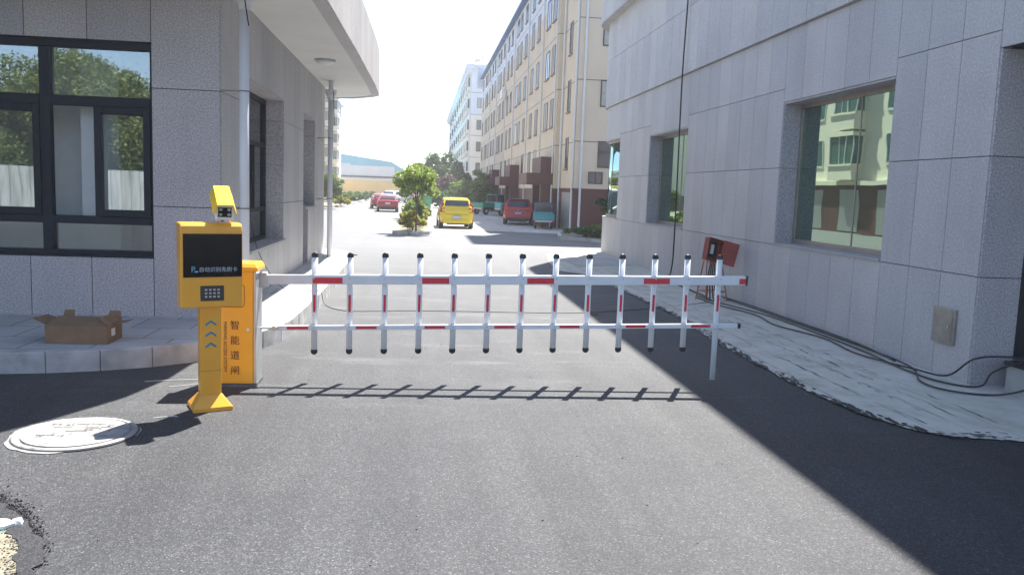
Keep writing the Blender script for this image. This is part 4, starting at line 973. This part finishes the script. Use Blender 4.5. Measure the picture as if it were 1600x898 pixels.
iA = Matrix.Translation((-6.6, -42, 0))
for u in range(4):
    y0 = 42+15*u
    for off_ in (1.0, 2.9, 7.0, 9.6, 13.2):
        if y0+off_ > 95: continue
        for fl, z in enumerate((2.75, 5.1, 7.8, 10.5, 12.75)):
            if fl == 0 and off_ < 5: continue
            apt_window(6.6, y0+off_, z, 1.0 if off_ != 2.9 else 1.3, 1.45 if fl < 4 else 1.1, 'x', AP, iA, 'window_brown')
    # porch
    P = MB(); P.box(6.0, 6.58, y0+.3, y0+.75, 0, 2.15); P.box(5.95, 6.58, y0+.25, y0+3.6, 2.72, 3.55); P.box(5.25, 6.58, y0+.2, y0+3.7, 2.15, 2.72); P.box(6.0, 6.58, y0+3.3, y0+3.7, 0, 2.15)
    o = A_(P, 'porch', 'brown_cladding', label='dark brown clad entrance porch')
    D = MB(); D.box(6.50, 6.575, y0+1.2, y0+2.6, 0, 2.0); A_(D, 'door', 'aluminium', o)
    D = MB(); D.box(6.48, 6.50, y0+1.35, y0+1.85, .9, 1.8); A_(D, 'door_glass', 'glass_dark', o)
for y in (47.3, 54, 62.3, 69, 77.3, 84, 42.25):
    q = MB(); q.tube([(6.54, y, 0), (6.54, y, 14.05)], .04, 8); A_(q, 'drain_pipe', 'pvc_white')
for x, y in ((6.82, 41.6), (6.84, 38.05), (7.18, 37.82)):
    q = MB(); q.tube([(x, y, 0), (x, y, 14.05)], .055, 8); A_(q, 'drain_pipe', 'pvc_white')
for z in (2.9, 5.6, 8.3, 11.0): apt_window(6.9, 39.7, z, .7, 1.5, 'x', AP, iA)
apt_window(7.55, 37.9, 2.22, .68, .55, 'y', AP, iA, 'window_dark')
for z in (2.96, 5.7, 8.4, 11.1): apt_window(7.95, 37.9, z, 1.2, 1.2, 'y', AP, iA, 'window_dark', 'glass_dark')
q = MB(); q.box(6.86, 6.88, 38.6, 40.9, 0, 1.8); A_(q, 'garage_door', 'aluminium')
q = MB(); q.box(6.2, 6.55, 68.2, 69.1, 9.2, 9.9); A_(q, 'air_conditioner', 'camera_white')

# far block
CC = empty('apartment_building', (6.5, 118, 0), 'pale far apartment block with small dark end windows and red tiles', 'building')
iC = Matrix.Translation((-6.5, -118, 0))
q = MB(); q.box(6.5, 24, 118, 215, 0, 12.0); q.build('cream_wall', 'cream_pale', CC, matrix=iC)
q = MB(); q.box(6.5, 24, 118, 215, 12.0, 18.4); q.build('top_wall', 'white_facade', CC, matrix=iC)
q = MB(); q.box(5.7, 24.5, 117.4, 216, 18.4, 19.0); q.box(5.95, 6.5, 117.6, 215, 17.9, 18.4); q.build('cornice', 'white_facade', CC, matrix=iC)
q = MB(); q.hexa([(6.2, 117.6, 19.0), (24, 117.6, 19), (24, 215, 19), (6.2, 215, 19), (9.2, 120, 20.1), (20, 120, 20.1), (20, 170, 20.1), (9.2, 170, 20.1)]); q.build('roof', 'roof_red', CC, matrix=iC)
q = MB(); q.tube([(8.3, 121, 19.2), (8.0, 121, 21), (7.6, 121, 21.2)], .12, 6); q.box(7.0, 7.8, 120.5, 121.3, 19.1, 20.2); q.build('water_heater', 'camera_white', CC, matrix=iC)
for z in (1.2, 4.2, 7.1, 10.1, 13.1, 16.1): apt_window(7.35, 118, z, 1.0, 1.35, 'y', CC, iC, 'window_dark')
q = MB()
for z in (3.4, 6.3, 9.3, 12.2, 15.2): q.box(6.5, 24, 117.98, 118, z-.03, z+.03)
q.build('storey_joint', 'window_brown', CC, matrix=iC)
for y in (121, 126, 131, 137, 144, 152, 161, 172, 184, 197):
    for z in (1.2, 4.2, 7.1, 10.1, 13.1, 16.1): 
        w_ = MB(); w_.box(6.15, 6.5, y, y+2.6, z-.4, z+1.7); o = w_.build('bay_window', 'cream_pale', CC, matrix=iC)
        w_ = MB(); w_.box(6.13, 6.15, y+.2, y+2.4, z+.2, z+1.5); w_.box(6.2, 6.45, y-.02, y, z+.2, z+1.5); w_.build('pane', 'window_dark', o, matrix=iC)
q = MB(); q.tube([(6.42, 118.6, 0), (6.42, 118.6, 18)], .08, 6); q.build('drain_pipe', 'pvc_white', CC, matrix=iC)

# left apartment house: bays with greenish glass (seen in the mirror windows and past the left gatehouse)
def left_block(loc_y, length, sh, nst, x1, label):
    LB = empty('apartment_building', (x1, loc_y, 0), label, 'building'); iL = Matrix.Translation((-x1, -loc_y, 0))
    base_h = sh*1.05; top = base_h+sh*nst
    q = MB(); q.box(x1-11, x1, loc_y, loc_y+length, base_h, base_h+sh*(nst-1)); q.build('cream_wall', 'cream_pale', LB, matrix=iL)
    q = MB(); q.box(x1-11, x1, loc_y, loc_y+length, base_h+sh*(nst-1), top); q.box(x1-11.3, x1+.4, loc_y-.3, loc_y+length+.3, top, top+.3); q.build('top_wall', 'white_facade', LB, matrix=iL)
    q = MB(); q.box(x1-11, x1+.02, loc_y, loc_y+length, 0, base_h-.25); q.build('brown_base', 'brown_cladding', LB, matrix=iL)
    q = MB(); q.box(x1-11, x1+.35, loc_y, loc_y+length, base_h-.25, base_h); q.build('ledge', 'cream_pale', LB, matrix=iL)
    n_ = max(1, int(length//4.4)); 
    for i in range(n_):
        y = loc_y+.9+i*4.4
        w = MB(); w.box(x1+.02, x1+.05, y, y+2.4, .1, base_h-.5); w.build('garage_door', 'aluminium', LB, matrix=iL)
        for f_ in range(nst):
            z = base_h+sh*f_
            bay = i % 2 == 0
            d = .7 if bay else 0
            if bay:
                w = MB(); w.box(x1, x1+.7, y, y+2.6, z+.02, z+sh*.30); w.box(x1, x1+.78, y-.08, y+2.68, z+sh*.30, z+sh*.34); w.box(x1, x1+.78, y-.08, y+2.68, z+sh*.88, z+sh*.96); w.box(x1, x1+.1, y, y+2.6, z+sh*.34, z+sh*.88)
                o = w.build('bay_window', 'cream_pale', LB, matrix=iL)
                w = MB(); w.box(x1+.1, x1+.66, y+.04, y+2.56, z+sh*.34, z+sh*.88); w.build('pane', 'bay_glass', o, matrix=iL)
                w = MB()
                for yy in (y+.02, y+.9, y+1.7, y+2.54): w.box(x1+.64, x1+.70, yy, yy+.06, z+sh*.34, z+sh*.88)
                w.build('frame', 'pvc_white', o, matrix=iL)
            else:
                w = MB(); w.box(x1, x1+.06, y+.4, y+2.2, z+sh*.30, z+sh*.34); w.box(x1, x1+.05, y+.4, y+.46, z+sh*.34, z+sh*.86); w.box(x1, x1+.05, y+2.14, y+2.2, z+sh*.34, z+sh*.86); w.box(x1, x1+.05, y+1.27, y+1.33, z+sh*.34, z+sh*.86)
                o = w.build('window', 'pvc_white', LB, matrix=iL); w = MB(); w.box(x1, x1+.02, y+.46, y+2.14, z+sh*.34, z+sh*.86); w.build('pane', 'bay_glass', o, matrix=iL)
plain('bay_glass', (.07, .13, .12), .12, spec=.8)
left_block(27, 44, 2.9, 5, -13.5, 'cream apartment house hidden behind the gatehouse but mirrored in the right windows')
left_block(100, 22, 2.1, 5, -11.6, 'distant cream apartment house sliver with stacked windows beside the left gatehouse')

# warehouse and boundary wall
WH = empty('warehouse', (-12, 140, 0), 'low warehouse with blue band above pale ribbed cladding', 'warehouse')
iW = Matrix.Translation((12, -140, 0))
def gable(z0l, z0r, z1, name, mat, y):    # sheet wall following the low gable
    q = MB(); pts = [(-60, z1), (-2.6, z1)]
    top = lambda x: 6.2+.0*x
q = MB()
prof = [(-60, 0), (-2.6, 0), (-2.6, 4.4), (-5.1, 5.85), (-14, 6.95), (-30, 8.6), (-60, 6.0)]
i = 0; k = len(prof); q.v = [(x, 140, z) for x, z in prof]+[(x, 175, z) for x, z in prof]; q.f = [tuple(range(k)), tuple(reversed(range(k, 2*k)))]+[(j, j+k, (j+1) % k+k, (j+1) % k) for j in range(k)]; q.mi = [0]*len(q.f)
fixnormals(q.build('blue_wall', 'shed_blue', WH, matrix=iW))
q = MB(); x = -60
while x < -4.8: q.box(x, x+.32, 139.90+(.03 if int(x*3) % 2 else 0), 139.99, .1, 5.05 if x > -12 else 5.35); x += .34
q.box(-4.7, -2.7, 139.93, 139.99, .1, 4.1)
q.build('ribbed_cladding', 'shed_white', WH, matrix=iW)
q = MB(); q.box(-60, -4.6, 139.6, 139.95, 3.15, 3.4); q.build('gutter', 'window_dark', WH, matrix=iW)
BW = empty('boundary_wall', (-10, 128, 0), 'ochre boundary wall closing the far end of the road', 'wall')
iB = Matrix.Translation((10, -128, 0))
q = MB(); q.box(-60, 1.6, 128, 128.25, 0, 2.62); q.build('wall_panel', 'yellow_wall', BW, matrix=iB)
q = MB(); q.box(-60, 1.7, 127.9, 128.35, 2.62, 2.8); q.build('coping', 'shed_white', BW, matrix=iB)
for x in (-40, -34, -28, -22, -16, -10.7, -5.4, -.2):
    q = MB(); q.box(x, x+.35, 127.93, 128, 0, 2.62); q.build('pier', 'yellow_wall', BW, matrix=iB)

# ---------------------------------------------------------------- vehicles (rear at y=0, nose towards +Y)
def loft(mb, st):                        # st: (y, [(x,z)...] right half outline from bottom centre to top centre)
    rings = []
    for y, half in st:
        full = half+[(-x, z) for x, z in reversed(half) if x > 1e-6]
        i = len(mb.v); mb.v += [(x, y, z) for x, z in full]; rings.append((i, len(full)))
    for (a, n1), (b_, n2) in zip(rings, rings[1:]):
        for k in range(n1): q = (k+1) % n1; mb.f.append((a+k, a+q, b_+q, b_+k)); mb.mi.append(mb.cur)
    a, n1 = rings[0]; mb.f.append(tuple(a+k for k in range(n1))); a, n1 = rings[-1]; mb.f.append(tuple(a+k for k in reversed(range(n1)))); mb.mi += [mb.cur]*2
def slab4(p, th, nm, mat, parent, bevel=0):
    p = [Vector(q_) for q_ in p]; nn = (p[1]-p[0]).cross(p[3]-p[0]).normalized()*th
    q = MB(); q.hexa(p+[a+nn for a in p]); return fixnormals(q.build(nm, mat, parent, bevel=bevel))
def car(name, label, loc, rz, paint, scale, kind, plate='plate_blue', sedan=False, group=None):
    T = empty(name, loc, label, 'car', rz, group); T.scale = (scale,)*3
    H = 1.50 if kind == 'hatch' else (1.60 if kind == 'suv' else 1.44); Wd = .82 if kind == 'hatch' else .89
    Ln = 3.7 if kind == 'hatch' else 4.5; zb = .98 if kind != 'sedan' else .98; zl = .22
    def half(w, z0, z1): return [(0, z0), (w*.80, z0), (w*.96, z0+.08), (w, z0+(z1-z0)*.45), (w*.985, z0+(z1-z0)*.7), (w*.93, z1-.02), (w*.80, z1), (0, z1+.01)]
    q = MB(); loft(q, [(0, half(Wd*.86, zl+.16, zb-.12)), (.06, half(Wd*.95, zl+.08, zb-.03)), (.25, half(Wd, zl+.02, zb)), (Ln*.5, half(Wd, zl, zb-.02)), (Ln*.72, half(Wd, zl, zb-.06)), (Ln*.9, half(Wd*.95, zl+.03, zb-.18)), (Ln*.98, half(Wd*.82, zl+.12, zb-.3)), (Ln, half(Wd*.7, zl+.2, zb-.4))])
    B = fixnormals(q.build('body', paint, T, bevel=.02, smooth=False))
    # cabin
    if kind == 'sedan': yb0, yr0, yr1, yb1 = .75, 1.35, 2.6, 3.45
    else: yb0, yr0, yr1, yb1 = .10, .42, Ln*.52, Ln*.74
    wb, wr = Wd*.92, Wd*.72
    def chalf(w0, w1, z): return [(0, zb-.03), (w0, zb-.03), (w0*.985, zb+.05), (w1*1.01, z-.08), (w1*.90, z-.015), (0, z)]
    q = MB(); loft(q, [(yb0, chalf(wb, wb*.98, zb+.08)), (yb0+(yr0-yb0)*.75, chalf(wb, wr*1.06, H-.12)), (yr0, chalf(wb, wr*1.02, H-.03)), (yr0+.35, chalf(wb, wr, H)), (yr1, chalf(wb, wr, H-.02)), (yb1, chalf(wb*.97, wb*.93, zb+.06))])
    C = fixnormals(q.build('cabin', paint, T, bevel=.02))
    # rear glass
    dy, dz = yb0+(yr0-yb0)*.75-yb0, (H-.12)-(zb+.08)
    def rp(x, t, out=.012): y = yb0+dy*t; z = zb+.08+dz*t; n_ = Vector((0, -dz, dy)).normalized()*out; return (x, y+n_.y, z+n_.z)
    slab4([rp(-wb*.78, .10), rp(wb*.78, .10), rp(wr*.92, .90), rp(-wr*.92, .90)], .012, 'rear_window', 'glass_dark', T)
    # side glass
    for s in (-1, 1):
        def sp(y, t): 
            w = wb*.985+(wr*1.02-wb*.985)*t; return (s*(w+.012), y, zb+.05+(H-.14-zb)*t)
        slab4([sp(yb0+.30, .06), sp(yb1-.35, .06), sp(yr1+.05, .92), sp(yr0+.20, .92)], .01, 'side_window', 'glass_dark', T)
        q = MB(); q.hexa([(s*(Wd+.02), yb1-.5, zb+.0), (s*(Wd+.19), yb1-.52, zb+.02), (s*(Wd+.19), yb1-.40, zb+.02), (s*(Wd+.02), yb1-.38, zb), (s*(Wd+.02), yb1-.5, zb+.12), (s*(Wd+.19), yb1-.52, zb+.14), (s*(Wd+.19), yb1-.40, zb+.14), (s*(Wd+.02), yb1-.38, zb+.12)])
        fixnormals(q.build('mirror', 'rubber_black', T, bevel=.02))
        # tail lamp
        q = MB()
        if kind == 'sedan': q.hexa([(s*Wd*.52, -.01, zb-.25), (s*Wd*.93, .05, zb-.25), (s*Wd*.93, .12, zb-.25), (s*Wd*.52, .05, zb-.25), (s*Wd*.55, .01, zb-.10), (s*Wd*.93, .07, zb-.09), (s*Wd*.93, .15, zb-.09), (s*Wd*.55, .08, zb-.10)])
        else: q.hexa([(s*Wd*.70, -.03, zb-.20), (s*Wd*1.0, .02, zb-.18), (s*Wd*1.0, .20, zb-.18), (s*Wd*.70, .10, zb-.20), (s*wb*.84, yb0+dy*.75-.06, H-.24), (s*wb*.97, yb0+dy*.75-.02, H-.24), (s*wb*.97, yb0+dy*.75+.12, H-.24), (s*wb*.84, yb0+dy*.75+.10, H-.24)])
        fixnormals(q.build('tail_lamp', 'lamp_red', T, bevel=.01))
        for yy in (.62, Ln-.78):
            w = MB(); w.tube([(s*(Wd-.17), yy, .30), (s*(Wd+.005), yy, .30)], .30, 20); o = w.build('wheel', 'rubber_black', T, bevel=.02); w = MB(); w.tube([(s*(Wd+.0), yy, .30), (s*(Wd+.012), yy, .30)], .19, 16); w.build('rim', 'aluminium', o)
            w = MB(); w.tube([(s*(Wd-.20), yy, .31), (s*(Wd+.002), yy, .31)], .36, 20); w.build('wheel_arch', 'rubber_black', T) 
    q = MB(); q.box(-Wd*.80, Wd*.80, -.06, .2, .26, .44); q.build('bumper', paint if kind == 'hatch' else 'rubber_black', T, bevel=.03)
    q = MB(); q.box(-Wd*.6, Wd*.6, -.045, .1, .2, .262); q.build('lower_trim', 'rubber_black', T)
    zp_ = .50 if kind == 'hatch' else .66
    q = MB(); q.box(-.21, .21, -.075, -.055, zp_, zp_+.13) if kind == 'hatch' else q.box(-.21, .21, -.025, .0, zp_, zp_+.13); P = q.build('number_plate', plate, T)
    q = MB(); yy = -.078 if kind == 'hatch' else -.028
    for k in range(6): q.box(-.17+k*.06, -.13+k*.06, yy, yy+.003, zp_+.035, zp_+.095)
    q.build('plate_characters', 'paper_white', P)
    q = MB(); q.tube([(-Wd*.68, -.004 if kind != 'hatch' else -.0, zb-.28), (Wd*.68, -.004 if kind != 'hatch' else 0, zb-.28)], .008, 6); q.build('tailgate_seam', 'rubber_black', T)
    if kind != 'sedan':
        q = MB(); q.box(-.02, .02, -.0, .05, zb-.1, zb-.06); q.build('badge', 'aluminium', T)
    if kind == 'suv':
        q = MB(); q.box(-wr*.9, wr*.9, yr0-.22, yr0+.1, H-.05, H-.02); q.build('spoiler', 'rubber_black', T, bevel=.01)
    return T
car('parked_car', 'small bright yellow hatchback seen from behind in the sun', (1.56, 36.95, .008), R(2), 'car_yellow', .92, 'hatch', 'plate_pale')
car('parked_car', 'red car with blue number plate parked in the apartment shade', (5.0, 43.2, .008), R(-7), 'car_red', .86, 'suv')
car('parked_car', 'red saloon driving away left of the island, nearest of the far cars', (-2.36, 59, 0), R(3), 'car_red', .84, 'sedan', 'paper_white')
car('parked_car', 'second red car half hidden behind the red saloon', (-3.15, 66, 0), R(5), 'car_red', .84, 'sedan', 'paper_white')
car('parked_car', 'white car parked by the left bushy tree', (-8.1, 84, .0), R(165), 'car_white', .95, 'sedan')
car('parked_car', 'white car parked far off near the yellow wall, behind the red cars', (-4.0, 92, 0), R(-25), 'car_white', .95, 'sedan')
car('parked_car', 'grey glassed white car under the trees behind the island', (-.6, 100, 0), R(70), 'car_white', .9, 'hatch')
0 and car('parked_car', 'pale car half hidden between island shrubs and dark trees', (1.6, 90, .0), R(80), 'car_white', .9, 'sedan')

def cargo_trike(loc, rz, scale, bed_mat, cab_mat, label):
    T = empty('cargo_tricycle', loc, label, 'cargo tricycle', rz); T.scale = (scale,)*3
    q = MB(); q.box(-.60, .60, 0, .03, .52, .86); q.box(-.60, -.57, .03, 1.5, .52, .86); q.box(.57, .60, .03, 1.5, .52, .86); q.box(-.57, .57, 1.47, 1.5, .52, .95); q.box(-.57, .57, .03, 1.47, .52, .55)
    o = q.build('cargo_bed', bed_mat, T, bevel=.006)
    q = MB(); 
    for x in (-.5, -.17, .17, .5): q.box(x-.015, x+.015, -.015, 0, .54, .84)
    q.box(-.6, .6, -.015, 0, .83, .86); q.build('tailgate_ribs', bed_mat, o)
    q = MB(); q.box(-.55, .55, -.03, .08, .40, .50); q.build('rear_bumper', 'sheet_grey', T)
    q = MB(); q.box(-.35, .35, .1, 2.4, .40, .50); q.build('chassis', 'rubber_black', T)
    q = MB(); w, h = .52, 1.42
    for x in (-w, w-.05): q.box(x, x+.05, 1.55, 1.6, .5, h); q.box(x, x+.05, 2.35, 2.4, .5, h)
    q.box(-w, w, 1.53, 2.45, h, h+.06); q.box(-w, w, 1.555, 1.595, .5, .88); q.box(-w, -w+.04, 1.6, 2.35, .45, .92); q.box(w-.04, w, 1.6, 2.35, .45, .92)
    q.hexa([(-w, 2.4, .3), (w, 2.4, .3), (.3, 2.8, .35), (-.3, 2.8, .35), (-w, 2.4, .92), (w, 2.4, .92), (.3, 2.7, .85), (-.3, 2.7, .85)])
    c = q.build('cab', cab_mat, T, bevel=.01)
    q = MB(); q.box(-w+.05, w-.05, 2.36, 2.375, .92, h); q.build('windscreen', 'glass_dark', c)
    for a_, b_ in ((-w+.05, -.03), (.03, w-.05)): q = MB(); q.box(a_, b_, 1.57, 1.58, .88, h-.02); q.build('cab_window', 'glass_dark', c)
    for x, y in ((-.46, .45), (.46, .45), (0, 2.7)):
        q = MB(); q.tube([(x-.06, y, .26), (x+.06, y, .26)], .26, 18); o = q.build('wheel', 'rubber_black', T, bevel=.015); q = MB(); q.tube([(x-.065, y, .26), (x+.065, y, .26)], .13, 12); q.build('rim', 'sheet_grey', o)
    for s in (-1, 1): q = MB(); q.box(s*.52-.05, s*.52+.05, -.035, -.03, .42, .48); q.build('tail_lamp', 'lamp_red', T)
    return T
cargo_trike((5.80, 39.4, .008), R(-7), .84, 'truck_turquoise', 'truck_blue', 'turquoise three wheeled cargo truck beside the red car by the porch')
cargo_trike((3.95, 60, .008), R(-48), 1.0, 'truck_green', 'truck_green', 'bright green cargo tricycle leftmost of the far pair')
cargo_trike((5.2, 57.2, .008), R(-75), 1.1, 'truck_turquoise', 'truck_green', 'dark teal cargo tricycle parked before the brown porches')
BN = empty('wheelie_bin', (.42, 72, .0), 'small green bin standing behind the island shrubs', 'bin')
q = MB(); q.hexa([(-.35, -.3, .1), (.35, -.3, .1), (.35, .3, .1), (-.35, .3, .1), (-.45, -.38, 1.1), (.45, -.38, 1.1), (.45, .38, 1.1), (-.45, .38, 1.1)]); q.build('bin_body', 'bin_green', BN, bevel=.02)
q = MB(); q.box(-.5, .5, -.43, .43, 1.1, 1.18); q.build('lid', 'bin_green', BN, bevel=.02)
for x in (-.3, .3): q = MB(); q.tube([(x-.03, -.2, .1), (x+.03, -.2, .1)], .1, 10); q.build('wheel', 'rubber_black', BN)
